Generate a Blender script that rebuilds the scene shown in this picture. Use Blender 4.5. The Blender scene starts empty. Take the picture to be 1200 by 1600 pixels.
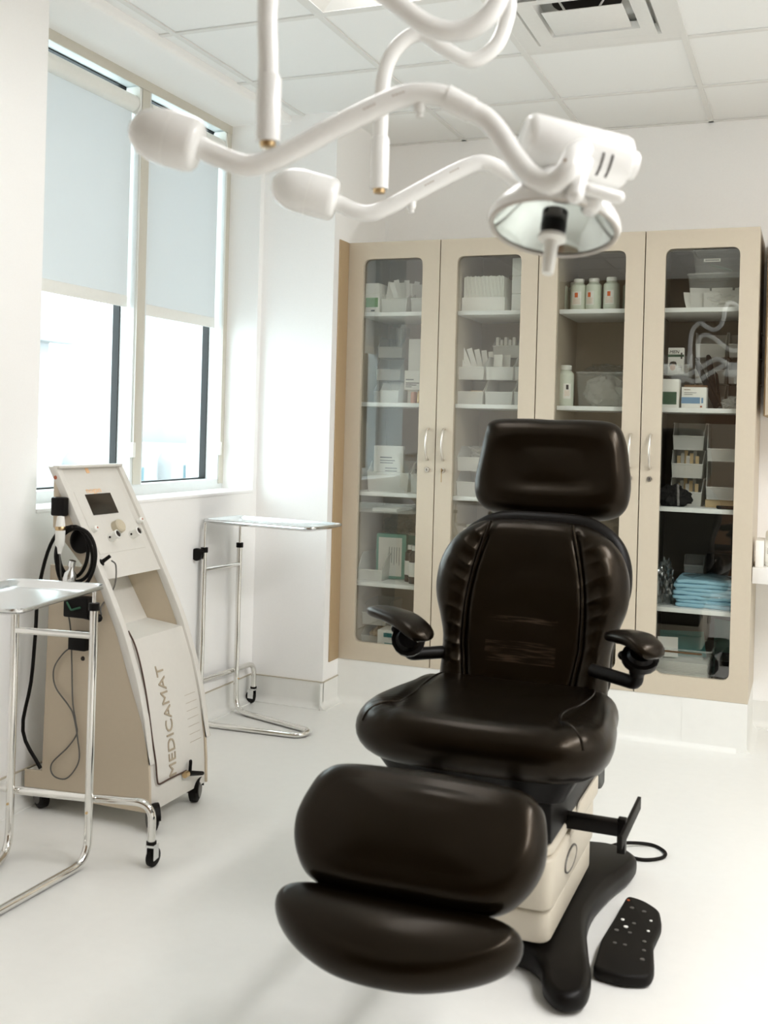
import bpy, bmesh, math, random
from mathutils import Matrix, Vector, noise
random.seed(7)
PI = math.pi
SC = bpy.context.scene
COL = SC.collection

# ------------------------------------------------------------------ camera, world, exposure
cam_d = bpy.data.cameras.new('camera'); cam = bpy.data.objects.new('camera', cam_d); COL.objects.link(cam)
cam_d.sensor_fit = 'VERTICAL'; cam_d.sensor_height = 36.0; cam_d.sensor_width = 27.0
cam_d.lens = 1690/1600*36; cam_d.shift_y = -(800-667)/1600
cam_d.clip_start = .05; cam_d.clip_end = 300
cam.matrix_world = Matrix.Translation((0, 0, 1.36)) @ Matrix.Rotation(math.radians(21.6), 4, 'Z') @ Matrix.Rotation(PI/2, 4, 'X') @ Matrix.Rotation(math.radians(1.55), 4, 'Z')
cam_d.dof.use_dof = True; cam_d.dof.focus_distance = 4.6; cam_d.dof.aperture_fstop = 4.2
SC.camera = cam
w = bpy.data.worlds.new('overcast_sky'); SC.world = w; w.use_nodes = True
w.node_tree.nodes['Background'].inputs[0].default_value = (.86, .95, 1.0, 1)
w.node_tree.nodes['Background'].inputs[1].default_value = 4.6
SC.view_settings.view_transform = 'Standard'; SC.view_settings.look = 'None'
SC.view_settings.exposure = 0.50; SC.view_settings.gamma = 1.0; SC.view_settings.use_curve_mapping = False
LAMP_DIM = 5.0              # the troffer in view is turned low
FILL_POWER = 27.0            # emission strength of the added out-of-view troffers
SC.cycles.use_denoising = True
SC.cycles.max_bounces = 14; SC.cycles.diffuse_bounces = 10; SC.cycles.glossy_bounces = 5
SC.cycles.transmission_bounces = 8; SC.cycles.transparent_max_bounces = 24
SC.cycles.sample_clamp_indirect = 6.0; SC.cycles.caustics_reflective = False; SC.cycles.caustics_refractive = False

# ------------------------------------------------------------------ materials
MATS = {}
def lin(c):
    return tuple(((x/255)/12.92 if x/255 <= .04045 else ((x/255+.055)/1.055)**2.4) for x in c)
def mat(name, col, rough=.5, metal=0., spec=.5, bump=0., bscale=60., emit=0., coat=0., stint=None):
    """principled with a faint procedural variation in colour and an optional noise bump"""
    m = bpy.data.materials.new(name); m.use_nodes = True; nt = m.node_tree; b = nt.nodes['Principled BSDF']
    b.inputs['Roughness'].default_value = rough; b.inputs['Metallic'].default_value = metal
    b.inputs['Specular IOR Level'].default_value = spec; b.inputs['Coat Weight'].default_value = coat; b.inputs['Coat Roughness'].default_value = .16
    tc = nt.nodes.new('ShaderNodeTexCoord'); nz = nt.nodes.new('ShaderNodeTexNoise')
    nz.inputs['Scale'].default_value = bscale; nz.inputs['Detail'].default_value = 4
    nt.links.new(tc.outputs['Object'], nz.inputs['Vector'])
    mx = nt.nodes.new('ShaderNodeMix'); mx.data_type = 'RGBA'
    mx.inputs[6].default_value = (*[c*.975 for c in col], 1); mx.inputs[7].default_value = (*[min(1, c*1.025) for c in col], 1)
    nt.links.new(nz.outputs['Fac'], mx.inputs[0]); nt.links.new(mx.outputs[2], b.inputs['Base Color'])
    if stint: b.inputs['Specular Tint'].default_value = (*stint, 1)
    if bump:
        bp = nt.nodes.new('ShaderNodeBump'); bp.inputs['Strength'].default_value = bump; bp.inputs['Distance'].default_value = .002
        nt.links.new(nz.outputs['Fac'], bp.inputs['Height']); nt.links.new(bp.outputs[0], b.inputs['Normal'])
    if emit:
        b.inputs['Emission Color'].default_value = (*col, 1); b.inputs['Emission Strength'].default_value = emit
    MATS[name] = m; return m
def mixmat(name, kind, col, fac, rough=.2, tint=(1, 1, 1), fresnel=True, mul=1.0):
    """thin see-through sheet: transparent mixed with gloss or diffuse"""
    m = bpy.data.materials.new(name); m.use_nodes = True; nt = m.node_tree; nt.nodes.clear()
    out = nt.nodes.new('ShaderNodeOutputMaterial'); mx = nt.nodes.new('ShaderNodeMixShader')
    tr = nt.nodes.new('ShaderNodeBsdfTransparent'); tr.inputs[0].default_value = (*tint, 1)
    if kind == 'gloss':
        s = nt.nodes.new('ShaderNodeBsdfGlossy'); s.inputs['Color'].default_value = (*col, 1); s.inputs['Roughness'].default_value = rough
    else:
        s = nt.nodes.new('ShaderNodeBsdfPrincipled'); s.inputs['Base Color'].default_value = (*col, 1); s.inputs['Roughness'].default_value = rough
        s.inputs['Specular IOR Level'].default_value = .6
    if fresnel:
        f = nt.nodes.new('ShaderNodeFresnel'); ge = nt.nodes.new('ShaderNodeNewGeometry'); mr = nt.nodes.new('ShaderNodeMapRange')
        mr.inputs[3].default_value = 1.5; mr.inputs[4].default_value = 1/1.5          # both faces of the sheet reflect alike
        nt.links.new(ge.outputs['Backfacing'], mr.inputs[0]); nt.links.new(mr.outputs[0], f.inputs[0])
        ma = nt.nodes.new('ShaderNodeMath'); ma.operation = 'MULTIPLY_ADD'; ma.use_clamp = True
        ma.inputs[1].default_value = mul; ma.inputs[2].default_value = fac
        nt.links.new(f.outputs[0], ma.inputs[0]); nt.links.new(ma.outputs[0], mx.inputs[0])
    else:
        mx.inputs[0].default_value = fac
    nt.links.new(tr.outputs[0], mx.inputs[1]); nt.links.new(s.outputs[0], mx.inputs[2]); nt.links.new(mx.outputs[0], out.inputs[0])
    MATS[name] = m; return m

mat('wall_paint', (.935, .93, .92), .6, bump=.05, bscale=180)
mat('ceiling_tile', (.89, .90, .895), .9, bump=.25, bscale=320)
mat('white_enamel', (.86, .85, .82), .25, coat=.3)
mat('grid_white', (.78, .78, .76), .5)
mat('vinyl_floor', (.80, .80, .77), .34, spec=.35, bump=.02, bscale=25)
mat('seam', (.50, .45, .36), .6)
mat('laminate', lin((198, 187, 168)), .42)
mat('laminate_edge', lin((176, 152, 118)), .5)
mat('inside_laminate', (.47, .41, .33), .5)
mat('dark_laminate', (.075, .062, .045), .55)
mat('shelf_white', (.88, .89, .88), .4)
mat('gap_dark', (.02, .012, .008), .8)
mat('window_alu', (.74, .77, .77), .35)
mat('window_alu_warm_shade', (.60, .57, .49), .4)
mat('gasket', (.006, .006, .006), .5)
mat('plastic_white', (.82, .82, .78), .4)
mat('plastic_black', (.0035, .0026, .002), .4, spec=.15)
mat('rubber', (.006, .005, .004), .55, spec=.15)
mat('rubber_grey', (.10, .095, .085), .5)
mat('chrome', (.80, .79, .76), .09, metal=1)
mat('steel', (.74, .75, .75), .22, metal=1)
mat('brushed', (.72, .68, .62), .3, metal=1)
mat('brass', (.62, .45, .25), .3, metal=1)
mat('device_body', lin((212, 209, 202)), .4)
mat('column_beige', lin((190, 182, 166)), .45)
mat('knob_beige', lin((190, 180, 158)), .45)
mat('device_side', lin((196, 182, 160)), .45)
mat('front_wall', lin((128, 112, 92)), .6)
mat('cord_brown', lin((74, 52, 40)), .5)
mat('door_wood', lin((110, 80, 55)), .45)
mat('screen', (.025, .018, .012), .08)
mat('orange_print', lin((238, 196, 150)), .5)
mat('orange_dot', lin((170, 86, 52)), .5)
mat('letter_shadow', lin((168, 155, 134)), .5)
mat('lamp_white', (.80, .80, .785), .25, coat=.3)
mat('lamp_mark', lin((150, 130, 112)), .5)
mat('rim_grey', (.46, .43, .39), .4)
mat('reflector', (.83, .83, .82), .06, metal=1)
mat('paper', (.92, .91, .87), .7)
mat('paper_blue', lin((120, 156, 190)), .6)
mat('green_print', lin((36, 84, 60)), .6)
mat('leaf_green', lin((120, 170, 110)), .6)
mat('mint', lin((120, 176, 160)), .6)
mat('teal_print', lin((60, 130, 130)), .6)
mat('ink', lin((60, 58, 60)), .6)
mat('bottle_plastic', (.74, .79, .69), .35)
mat('orange_label', lin((232, 110, 50)), .5)
mat('peach', lin((240, 214, 192)), .5)
mat('amber', (.030, .012, .006), .15)
mat('gauze', lin((214, 190, 150)), .9)
mat('pink_print', lin((214, 160, 140)), .6)
mat('skin_print', lin((205, 140, 90)), .6)
mat('hair_print', lin((24, 16, 12)), .6)
mat('drape_blue', lin((158, 202, 222)), .7, bump=.3, bscale=40)
mat('cloth_black', (.006, .005, .005), .9)
mat('card_brown', lin((120, 90, 62)), .7)
mat('facade', (.40, .40, .41), .8)
mat('facade_bay', (.31, .32, .325), .8)
mat('facade_grey', (.275, .285, .285), .8)
mat('facade_glass', (.055, .13, .155), .5)
mat('asphalt', (.45, .46, .47), .9)
mat('lens_fill', (1.0, .985, .985), .6, emit=FILL_POWER)
mat('lens_dim', (1.0, .99, .985), .6, emit=LAMP_DIM)
mixmat('pane', 'gloss', (1, 1, 1), .0, .0, (.95, .99, .98))
mixmat('door_glass', 'gloss', (1, 1, 1), .03, .0, (.95, .96, .94), mul=1.4)
mixmat('clear_plastic', 'diff', (.90, .90, .87), .46, .25, fresnel=False)
mixmat('film', 'gloss', (.95, .97, 1), .10, .12, (.9, .93, .93))
mixmat('thin_clear', 'diff', (.80, .82, .80), .20, .2, fresnel=False)

def leather():
    m = mat('leather', (.0026, .0015, .0006), .29, spec=.17, bump=.08, stint=(1, .78, .54), coat=.07, bscale=260); return m
leather()
def leather_worn():
    """the same leather with scuffed horizontal streaks low on the centre panel"""
    m = mat('leather_worn', (.0026, .0015, .0006), .29, spec=.17, bump=.08, stint=(1, .78, .54), coat=.07, bscale=260)
    nt = m.node_tree; b = nt.nodes['Principled BSDF']
    tc = nt.nodes.new('ShaderNodeTexCoord'); mp = nt.nodes.new('ShaderNodeMapping')
    mp.inputs['Scale'].default_value = (14, 1, 190); nt.links.new(tc.outputs['Object'], mp.inputs[0])
    nz = nt.nodes.new('ShaderNodeTexNoise'); nz.inputs['Scale'].default_value = 1.0; nz.inputs['Detail'].default_value = 5
    nt.links.new(mp.outputs[0], nz.inputs['Vector'])
    rp = nt.nodes.new('ShaderNodeValToRGB'); rp.color_ramp.elements[0].position = .47; rp.color_ramp.elements[1].position = .66
    nt.links.new(nz.outputs['Fac'], rp.inputs[0])
    sx = nt.nodes.new('ShaderNodeSeparateXYZ'); nt.links.new(tc.outputs['Object'], sx.inputs[0])
    def band(sock, c, hw):
        a = nt.nodes.new('ShaderNodeMath'); a.operation = 'SUBTRACT'; a.inputs[1].default_value = c; nt.links.new(sock, a.inputs[0])
        a2 = nt.nodes.new('ShaderNodeMath'); a2.operation = 'ABSOLUTE'; nt.links.new(a.outputs[0], a2.inputs[0])
        a3 = nt.nodes.new('ShaderNodeMath'); a3.operation = 'LESS_THAN'; a3.inputs[1].default_value = hw; nt.links.new(a2.outputs[0], a3.inputs[0])
        return a3.outputs[0]
    def mul(p, q):
        a = nt.nodes.new('ShaderNodeMath'); a.operation = 'MULTIPLY'; nt.links.new(p, a.inputs[0]); nt.links.new(q, a.inputs[1]); return a.outputs[0]
    def add(p, q):
        a = nt.nodes.new('ShaderNodeMath'); a.operation = 'MAXIMUM'; nt.links.new(p, a.inputs[0]); nt.links.new(q, a.inputs[1]); return a.outputs[0]
    bx_ = band(sx.outputs[0], .0, .105)
    bz = add(band(sx.outputs[2], .805, .008), band(sx.outputs[2], .715, .03))
    f = mul(mul(bx_, bz), rp.outputs[0])
    old = b.inputs['Base Color'].links[0].from_socket
    mx = nt.nodes.new('ShaderNodeMix'); mx.data_type = 'RGBA'; mx.inputs[7].default_value = (.030, .020, .013, 1)
    nt.links.new(f, mx.inputs[0]); nt.links.new(old, mx.inputs[6]); nt.links.new(mx.outputs[2], b.inputs['Base Color'])
leather_worn()
def blind_fabric():
    m = bpy.data.materials.new('blind_fabric'); m.use_nodes = True; nt = m.node_tree; nt.nodes.clear()
    out = nt.nodes.new('ShaderNodeOutputMaterial'); mx = nt.nodes.new('ShaderNodeMixShader')
    d = nt.nodes.new('ShaderNodeBsdfDiffuse'); t = nt.nodes.new('ShaderNodeBsdfTranslucent')
    wv = nt.nodes.new('ShaderNodeTexWave'); wv.inputs['Scale'].default_value = 220; tc = nt.nodes.new('ShaderNodeTexCoord')
    nt.links.new(tc.outputs['Object'], wv.inputs['Vector'])
    cr = nt.nodes.new('ShaderNodeMix'); cr.data_type = 'RGBA'; cr.inputs[6].default_value = (.80, .82, .80, 1); cr.inputs[7].default_value = (.84, .86, .85, 1)
    nt.links.new(wv.outputs['Fac'], cr.inputs[0]); nt.links.new(cr.outputs[2], d.inputs[0])
    t.inputs[0].default_value = (.60, .61, .63, 1); mx.inputs[0].default_value = .40
    nt.links.new(d.outputs[0], mx.inputs[1]); nt.links.new(t.outputs[0], mx.inputs[2]); nt.links.new(mx.outputs[0], out.inputs[0]); MATS['blind_fabric'] = m
blind_fabric()

# ------------------------------------------------------------------ object helpers
WM = {}
def sharp(me, deg=38):
    for p in me.polygons: p.use_smooth = True
    try: me.set_sharp_from_angle(angle=math.radians(deg))
    except Exception: pass
def obj(name, bm, m, parent=None, W=False, deg=38, kind=None, label=None):
    """link a bmesh as ONE object; W=True: its coordinates are world ones"""
    bmesh.ops.recalc_face_normals(bm, faces=bm.faces) if bm.faces else None
    if W and parent is not None: bm.transform(WM[parent.name].inverted())
    me = bpy.data.meshes.new(name); bm.to_mesh(me); bm.free(); sharp(me, deg)
    me.materials.append(MATS[m]); o = bpy.data.objects.new(name, me); COL.objects.link(o)
    o.parent = parent; WM[o.name] = WM[parent.name].copy() if parent is not None else Matrix()
    if kind: o['kind'] = kind
    if label: o['label'] = label
    return o
def struct(name, bm, m, parent=None, deg=38):
    return obj(name, bm, m, parent, W=parent is not None, deg=deg, kind='structure')
def thing(name, label, cat, loc=(0, 0, 0), rz=0., group=None):
    o = bpy.data.objects.new(name, None); COL.objects.link(o); o.empty_display_size = .05
    o.location = loc; o.rotation_euler = (0, 0, rz); o['label'] = label; o['category'] = cat
    if group: o['group'] = group
    WM[o.name] = Matrix.Translation(loc) @ Matrix.Rotation(rz, 4, 'Z'); return o
def tag(o, label, cat, group=None, kind=None):
    o['label'] = label; o['category'] = cat
    if group: o['group'] = group
    if kind: o['kind'] = kind
    return o
def single(name, label, cat, bm, m, loc=(0, 0, 0), rz=0., group=None, deg=38):
    """a thing that is one mesh, built round its own origin"""
    o = obj(name, bm, m, deg=deg); o.location = loc; o.rotation_euler = (0, 0, rz)
    WM[o.name] = Matrix.Translation(loc) @ Matrix.Rotation(rz, 4, 'Z'); return tag(o, label, cat, group)
def dup(root, label, loc, rz=0., group=None):
    r = root.copy(); COL.objects.link(r); r.location = loc; r.rotation_euler = (0, 0, rz); r['label'] = label
    if group: r['group'] = group
    for ch in list(root.children):
        c = ch.copy(); COL.objects.link(c); c.parent = r
        for g in list(ch.children):
            d = g.copy(); COL.objects.link(d); d.parent = c
    return r

# ------------------------------------------------------------------ shape helpers
def B(): return bmesh.new()
def box(bm, x0, x1, y0, y1, z0, z1, bev=0., seg=2, M=None):
    t = bmesh.new(); bmesh.ops.create_cube(t, size=1)
    t.transform(Matrix.Translation(((x0+x1)/2, (y0+y1)/2, (z0+z1)/2)) @ Matrix.Diagonal((abs(x1-x0), abs(y1-y0), abs(z1-z0), 1)))
    if bev: bmesh.ops.bevel(t, geom=t.edges[:], offset=bev, segments=seg, affect='EDGES', profile=.5)
    if M: t.transform(M)
    me = bpy.data.meshes.new('t'); t.to_mesh(me); t.free(); bm.from_mesh(me); bpy.data.meshes.remove(me); return bm
def bx(*a, **k): return box(B(), *a, **k)
def join(bm, t):
    me = bpy.data.meshes.new('t'); t.to_mesh(me); t.free(); bm.from_mesh(me); bpy.data.meshes.remove(me); return bm
def rounded(pts, r, n=4):
    """polygon with its corners rounded; r a number or one per corner"""
    out = []
    N = len(pts)
    for i, p in enumerate(pts):
        ri = r[i] if isinstance(r, (list, tuple)) else r
        p = Vector(p); a = Vector(pts[i-1])-p; b = Vector(pts[(i+1) % N])-p
        if ri <= 0: out.append(tuple(p)); continue
        d = min(ri, a.length*.49, b.length*.49); s = p+a.normalized()*d; e = p+b.normalized()*d
        for k in range(n+1):
            t = k/n; out.append(tuple(s*(1-t)**2+p*2*t*(1-t)+e*t*t))
    return out
def prism(pts, z0, z1, ax='Z', bev=0., seg=2):
    """extrude a 2-D polygon; ax names the extrusion axis (Z: xy, Y: xz, X: yz)"""
    bm = B(); f = (lambda u, v, w: (u, v, w)) if ax == 'Z' else ((lambda u, v, w: (u, w, v)) if ax == 'Y' else (lambda u, v, w: (w, u, v)))
    lo = [bm.verts.new(f(u, v, z0)) for u, v in pts]; hi = [bm.verts.new(f(u, v, z1)) for u, v in pts]
    n = len(pts); bm.faces.new(lo); bm.faces.new(hi)
    for i in range(n): bm.faces.new((lo[i], lo[(i+1) % n], hi[(i+1) % n], hi[i]))
    bmesh.ops.recalc_face_normals(bm, faces=bm.faces)
    if bev:
        es = [e for e in bm.edges if (e.verts[0] in lo and e.verts[1] in lo) or (e.verts[0] in hi and e.verts[1] in hi)]
        bmesh.ops.bevel(bm, geom=es, offset=bev, segments=seg, affect='EDGES', profile=.5)
    return bm
def smooth_path(pts, n=8, closed=False):
    P = [Vector(p) for p in pts]; out = []; N = len(P)
    for i in range(N if closed else N-1):
        p0 = P[i-1] if (i > 0 or closed) else P[0]*2-P[1]; p1 = P[i]; p2 = P[(i+1) % N]
        p3 = P[(i+2) % N] if (closed or i+2 < N) else P[-1]*2-P[-2]
        for k in range(n):
            t = k/n; out.append(.5*((2*p1)+(p2-p0)*t+(2*p0-5*p1+4*p2-p3)*t*t+(3*p1-p0-3*p2+p3)*t**3))
    if not closed: out.append(P[-1])
    return out
def fillet(pts, r, n=6):
    out = [Vector(pts[0])]
    for i in range(1, len(pts)-1):
        p = Vector(pts[i]); a = Vector(pts[i-1])-p; b = Vector(pts[i+1])-p
        d = min(r, a.length*.49, b.length*.49); s = p+a.normalized()*d; e = p+b.normalized()*d
        for k in range(n+1):
            t = k/n; out.append(s*(1-t)**2+p*2*t*(1-t)+e*t*t)
    out.append(Vector(pts[-1])); return out
def tube(pts, r, seg=14, closed=False, bm=None, caps=True):
    """sweep a circle along a path; r a number or one per point"""
    bm = bm or B(); P = [Vector(p) for p in pts]; N = len(P); rings = []
    up = None
    for i, p in enumerate(P):
        if closed: t = (P[(i+1) % N]-P[i-1])
        else: t = P[min(i+1, N-1)]-P[max(i-1, 0)]
        t.normalize()
        if up is None:
            up = Vector((0, 0, 1)) if abs(t.z) < .9 else Vector((1, 0, 0))
        u = (up-t*up.dot(t))
        if u.length < 1e-6: u = t.orthogonal()
        u.normalize(); up = u; v = t.cross(u); ri = r[i] if isinstance(r, (list, tuple)) else r
        rings.append([bm.verts.new(p+u*math.cos(2*PI*k/seg)*ri+v*math.sin(2*PI*k/seg)*ri) for k in range(seg)])
    for i in range(N if closed else N-1):
        a = rings[i]; b = rings[(i+1) % N]
        for k in range(seg): bm.faces.new((a[k], a[(k+1) % seg], b[(k+1) % seg], b[k]))
    if not closed and caps: bm.faces.new(rings[0]); bm.faces.new(rings[-1])
    return bm
def lathe(prof, origin=(0, 0, 0), axis=(0, 0, 1), seg=28, bm=None, a0=0., a1=2*PI):
    """revolve (radius, height) pairs about an axis"""
    bm = bm or B(); ax = Vector(axis).normalized(); u = ax.orthogonal().normalized(); v = ax.cross(u); o = Vector(origin)
    full = abs(a1-a0-2*PI) < 1e-6; n = seg if full else seg+1; rings = []
    for r, h in prof:
        if r < 1e-6: rings.append([bm.verts.new(o+ax*h)])
        else: rings.append([bm.verts.new(o+ax*h+(u*math.cos(a0+(a1-a0)*k/seg)+v*math.sin(a0+(a1-a0)*k/seg))*r) for k in range(n)])
    for a, b in zip(rings, rings[1:]):
        m = seg
        for k in range(m):
            i, j = k, (k+1) % n
            if len(a) == 1 and len(b) == 1: continue
            if len(a) == 1: bm.faces.new((a[0], b[i], b[j]))
            elif len(b) == 1: bm.faces.new((a[i], b[0], a[j]))
            else: bm.faces.new((a[i], b[i], b[j], a[j]))
    return bm
def capsule(p, q, r, seg=16, r2=None):
    p = Vector(p); q = Vector(q); L = (q-p).length; r2 = r2 or r
    pr = [(r*math.sin(t*PI/12), -r*math.cos(t*PI/12)) for t in range(0, 7)]+[(r2*math.cos(t*PI/12), L+r2*math.sin(t*PI/12)) for t in range(0, 7)]
    return lathe(pr, p, q-p, seg)
def sym(half):
    """mirror a right-hand outline (from bottom to top) into a closed one"""
    return half+[(-x, y) for x, y in reversed(half) if abs(x) > 1e-4]
def cushion(outline, t, y0, z0, ang, crown=.0, disp=None, nr=16, samp=6, rim=None):
    """padded cushion: rounded rim all round, crowned front; lies in the plane through (y0, z0) tilted by ang"""
    O = [p for p in smooth_path([(u, v, 0) for u, v in outline], samp, True)]
    us = [p.x for p in O]; vs = [p.y for p in O]; cu = (min(us)+max(us))/2; cv = (min(vs)+max(vs))/2; hu = (max(us)-min(us))/2; hv = (max(vs)-min(vs))/2
    r = t/2; rm = rim or r
    rings = [(.0, -r), (.5, -r)]
    for k in range(-6, 7):
        a = k*PI/12; rings.append((rm*(1-math.cos(a)), r*math.sin(a), 1))
    ca, sa = math.cos(ang), math.sin(ang); bm = B(); VV = []
    def put(u, v, h): return bm.verts.new((u, y0+v*ca-h*sa, z0+v*sa+h*ca))
    for R in rings[1:]:
        if len(R) == 2: VV.append([put(cu+(p.x-cu)*.5, cv+(p.y-cv)*.5, R[1]) for p in O])
        else:
            ku = 1-R[0]/hu; kv = 1-R[0]/hv; row = []
            for p in O:
                u = cu+(p.x-cu)*ku; v = cv+(p.y-cv)*kv; h = R[1]
                if disp and R[1] > 0: h += disp(u, v)*(R[1]/r)
                row.append(put(u, v, h))
            VV.append(row)
    ku0 = 1-rm/hu; kv0 = 1-rm/hv
    for k in range(1, nr):
        f = 1-k/nr; row = []
        for p in O:
            u = cu+(p.x-cu)*ku0*f; v = cv+(p.y-cv)*kv0*f; h = r+crown*(1-f*f)
            if disp: h += disp(u, v)
            row.append(put(u, v, h))
        VV.append(row)
    c0 = put(cu, cv, -r); c1 = put(cu, cv, r+crown+(disp(cu, cv) if disp else 0)); n = len(O)
    for a, b in zip(VV, VV[1:]):
        for i in range(n): bm.faces.new((a[i], a[(i+1) % n], b[(i+1) % n], b[i]))
    for i in range(n):
        bm.faces.new((c0, VV[0][(i+1) % n], VV[0][i])); bm.faces.new((c1, VV[-1][i], VV[-1][(i+1) % n]))
    return bm
def text_bm(s, size, ext=.001, fit=None):
    """flat lettering as a mesh: x along the line, y up the letters, z out; fit = width to stretch to"""
    c = bpy.data.curves.new('t', 'FONT'); c.body = s; c.size = size; c.extrude = ext; c.align_x = 'LEFT'; c.resolution_u = 3
    o = bpy.data.objects.new('t', c); COL.objects.link(o); bpy.context.view_layer.update()
    me = bpy.data.meshes.new_from_object(o.evaluated_get(bpy.context.evaluated_depsgraph_get()))
    bm = B(); bm.from_mesh(me); bpy.data.objects.remove(o); bpy.data.curves.remove(c); bpy.data.meshes.remove(me)
    if fit:
        w_ = max(v.co.x for v in bm.verts); bm.transform(Matrix.Diagonal((fit/w_, 1, 1, 1)))
    return bm
def frame4(x0, x1, z0, z1, t, y0, y1, ax='Y'):
    bm = B()
    for a in ((x0, x1, z0, z0+t), (x0, x1, z1-t, z1), (x0, x0+t, z0+t, z1-t), (x1-t, x1, z0+t, z1-t)):
        if ax == 'Y': box(bm, a[0], a[1], y0, y1, a[2], a[3])
        else: box(bm, y0, y1, a[0], a[1], a[2], a[3])
    return bm

# ================================================================== the room
XL, XR, YB, YF, H = -2.54, 1.98, 5.38, -.9, 2.86
struct('floor', bx(-3.0, XR+.15, YF-.15, YB+.15, -.1, 0), 'vinyl_floor')
bm = B()
box(bm, -2.92, XL, YF, 3.10, 0, 2.95); box(bm, -2.92, XL, 3.10, 4.69, 0, 1.034); box(bm, -2.92, XL, 4.69, YB+.1, 0, 2.95)
box(bm, -2.92, -2.70, 3.10, 4.69, 2.84, 2.95)
struct('wall_left', bm, 'wall_paint')
struct('trim_1', bx(XL-.18, XL+.004, 3.10, 4.69, 1.022, 1.036, .002), 'wall_paint')          # window sill
struct('wall_pillar', bx(XL, -2.154, 4.73, YB+.05, 0, 2.95), 'wall_paint')
struct('wall_back', bx(-2.2, XR+.1, YB, YB+.1, 0, 2.95), 'wall_paint')
struct('wall_right', bx(XR, XR+.1, YF, YB+.1, 0, 2.95), 'wall_paint')
struct('wall_front', bx(-2.9, XR+.1, YF-.1, YF, 0, 2.95), 'front_wall')
dd = struct('door_1', bx(-.95, .05, YF+.002, YF+.05, .005, 2.12, .004), 'door_wood'); obj('door_handle', capsule((-.12, YF+.10, 1.0), (-.0, YF+.10, 1.0), .009), 'brushed', dd, W=True)
# suspended ceiling: tiles lie 9 mm above the grid
GX = [-2.34+.618*i for i in range(0, 8)]; GY = [4.827-.618*i for i in range(0, 10)]
holes = []
TROF = [(-1.722, 2.355), (.750, 2.355), (.750, 1.119)]     # x, y of the corner; two tiles long in Y; last two are added, out of view
VENT = (-1.104, 3.591)
def covered(x, y):
    for tx, ty in TROF:
        if tx-.01 < x < tx+.61 and ty-.01 < y < ty+1.23: return True
    return VENT[0] < x < VENT[0]+.618 and VENT[1] < y < VENT[1]+.618
xs = [-2.42]+GX+[XR]; ys = sorted([YB]+GY+[YF]); bm = B()
for x0, x1 in zip(xs, xs[1:]):
    for y0, y1 in zip(ys, ys[1:]):
        if not covered((x0+x1)/2, (y0+y1)/2): box(bm, x0, x1, y0, y1, H+.007, H+.02)
struct('ceiling', bm, 'ceiling_tile')
bm = B()
for x in GX: box(bm, x-.012, x+.012, YF, YB, H, H+.006)
for y in GY:
    for x0, x1 in zip(xs, xs[1:]):
        if not covered((x0+x1)/2, y+.05) or not covered((x0+x1)/2, y-.05): box(bm, x0+.012 if x0 > -2.4 else x0, x1-.012, y-.012, y+.012, H+.0005, H+.006)
box(bm, -2.42, XR, YB-.02, YB, H, H+.006); box(bm, XR-.02, XR, YF, YB-.02, H, H+.006)
struct('trim_2', bm, 'grid_white')
struct('ceiling_soffit', prism(rounded([(-2.95, 2.826), (-2.405, 2.826), (-2.405, 2.90), (-2.95, 2.90)], [0, .02, 0, 0]), YF, 4.73, 'Y'), 'wall_paint')
struct('ceiling_slab', bx(-2.95, XR+.1, YF-.1, YB+.1, 3.05, 3.1), 'wall_paint')
# coved skirting, the floor sheet turned up the wall
def cove(u):  # profile (distance from wall, height)
    return [(0, .125), (.006, .125), (.006, .035)]+[(.006+.03*(1-math.cos(a*PI/8)), .035-.03*math.sin(a*PI/8)-.0) for a in range(1, 5)]+[(.036, 0), (0, 0)]
pr = cove(0)
struct('baseboard_left', prism([(XL+d, h) for d, h in pr], YF, 4.73, 'Y'), 'vinyl_floor')
struct('baseboard_pillar', join(prism([(4.73-d, h) for d, h in pr], XL, -2.148, 'X'), prism([(-2.154+d, h) for d, h in pr], 4.694, 4.9, 'Y')), 'vinyl_floor')
bm = B(); box(bm, XL, XL+.008, YF, 4.722, .125, .129); box(bm, XL, -2.146, 4.722, 4.73, .125, .129); box(bm, -2.154, -2.146, 4.73, 4.9, .125, .129)
struct('trim_3', bm, 'seam')
pl = [(0, .211), (.0, .04)]+[(.03*(1-math.cos(a*PI/8)), .03-.03*math.sin(a*PI/8)) for a in range(1, 5)]
bm = prism([(4.903-d, h) for d, h in pl]+[(5.3, 0), (5.3, .211)], -2.154, -.27, 'X')
join(bm, prism([(-.228+d, h) for d, h in pl]+[(-.5, 0), (-.5, .211)], 4.90, YB, 'Y'))
struct('trim_4', bm, 'vinyl_floor')
struct('baseboard_back', prism([(YB-d, h) for d, h in pr], -.228, XR, 'X'), 'vinyl_floor')
struct('baseboard_right', prism([(XR-d, h) for d, h in pr], YF, YB, 'Y'), 'vinyl_floor')
struct('baseboard_front', prism([(YF+d, h) for d, h in pr], XL, XR, 'X'), 'vinyl_floor')

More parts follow.
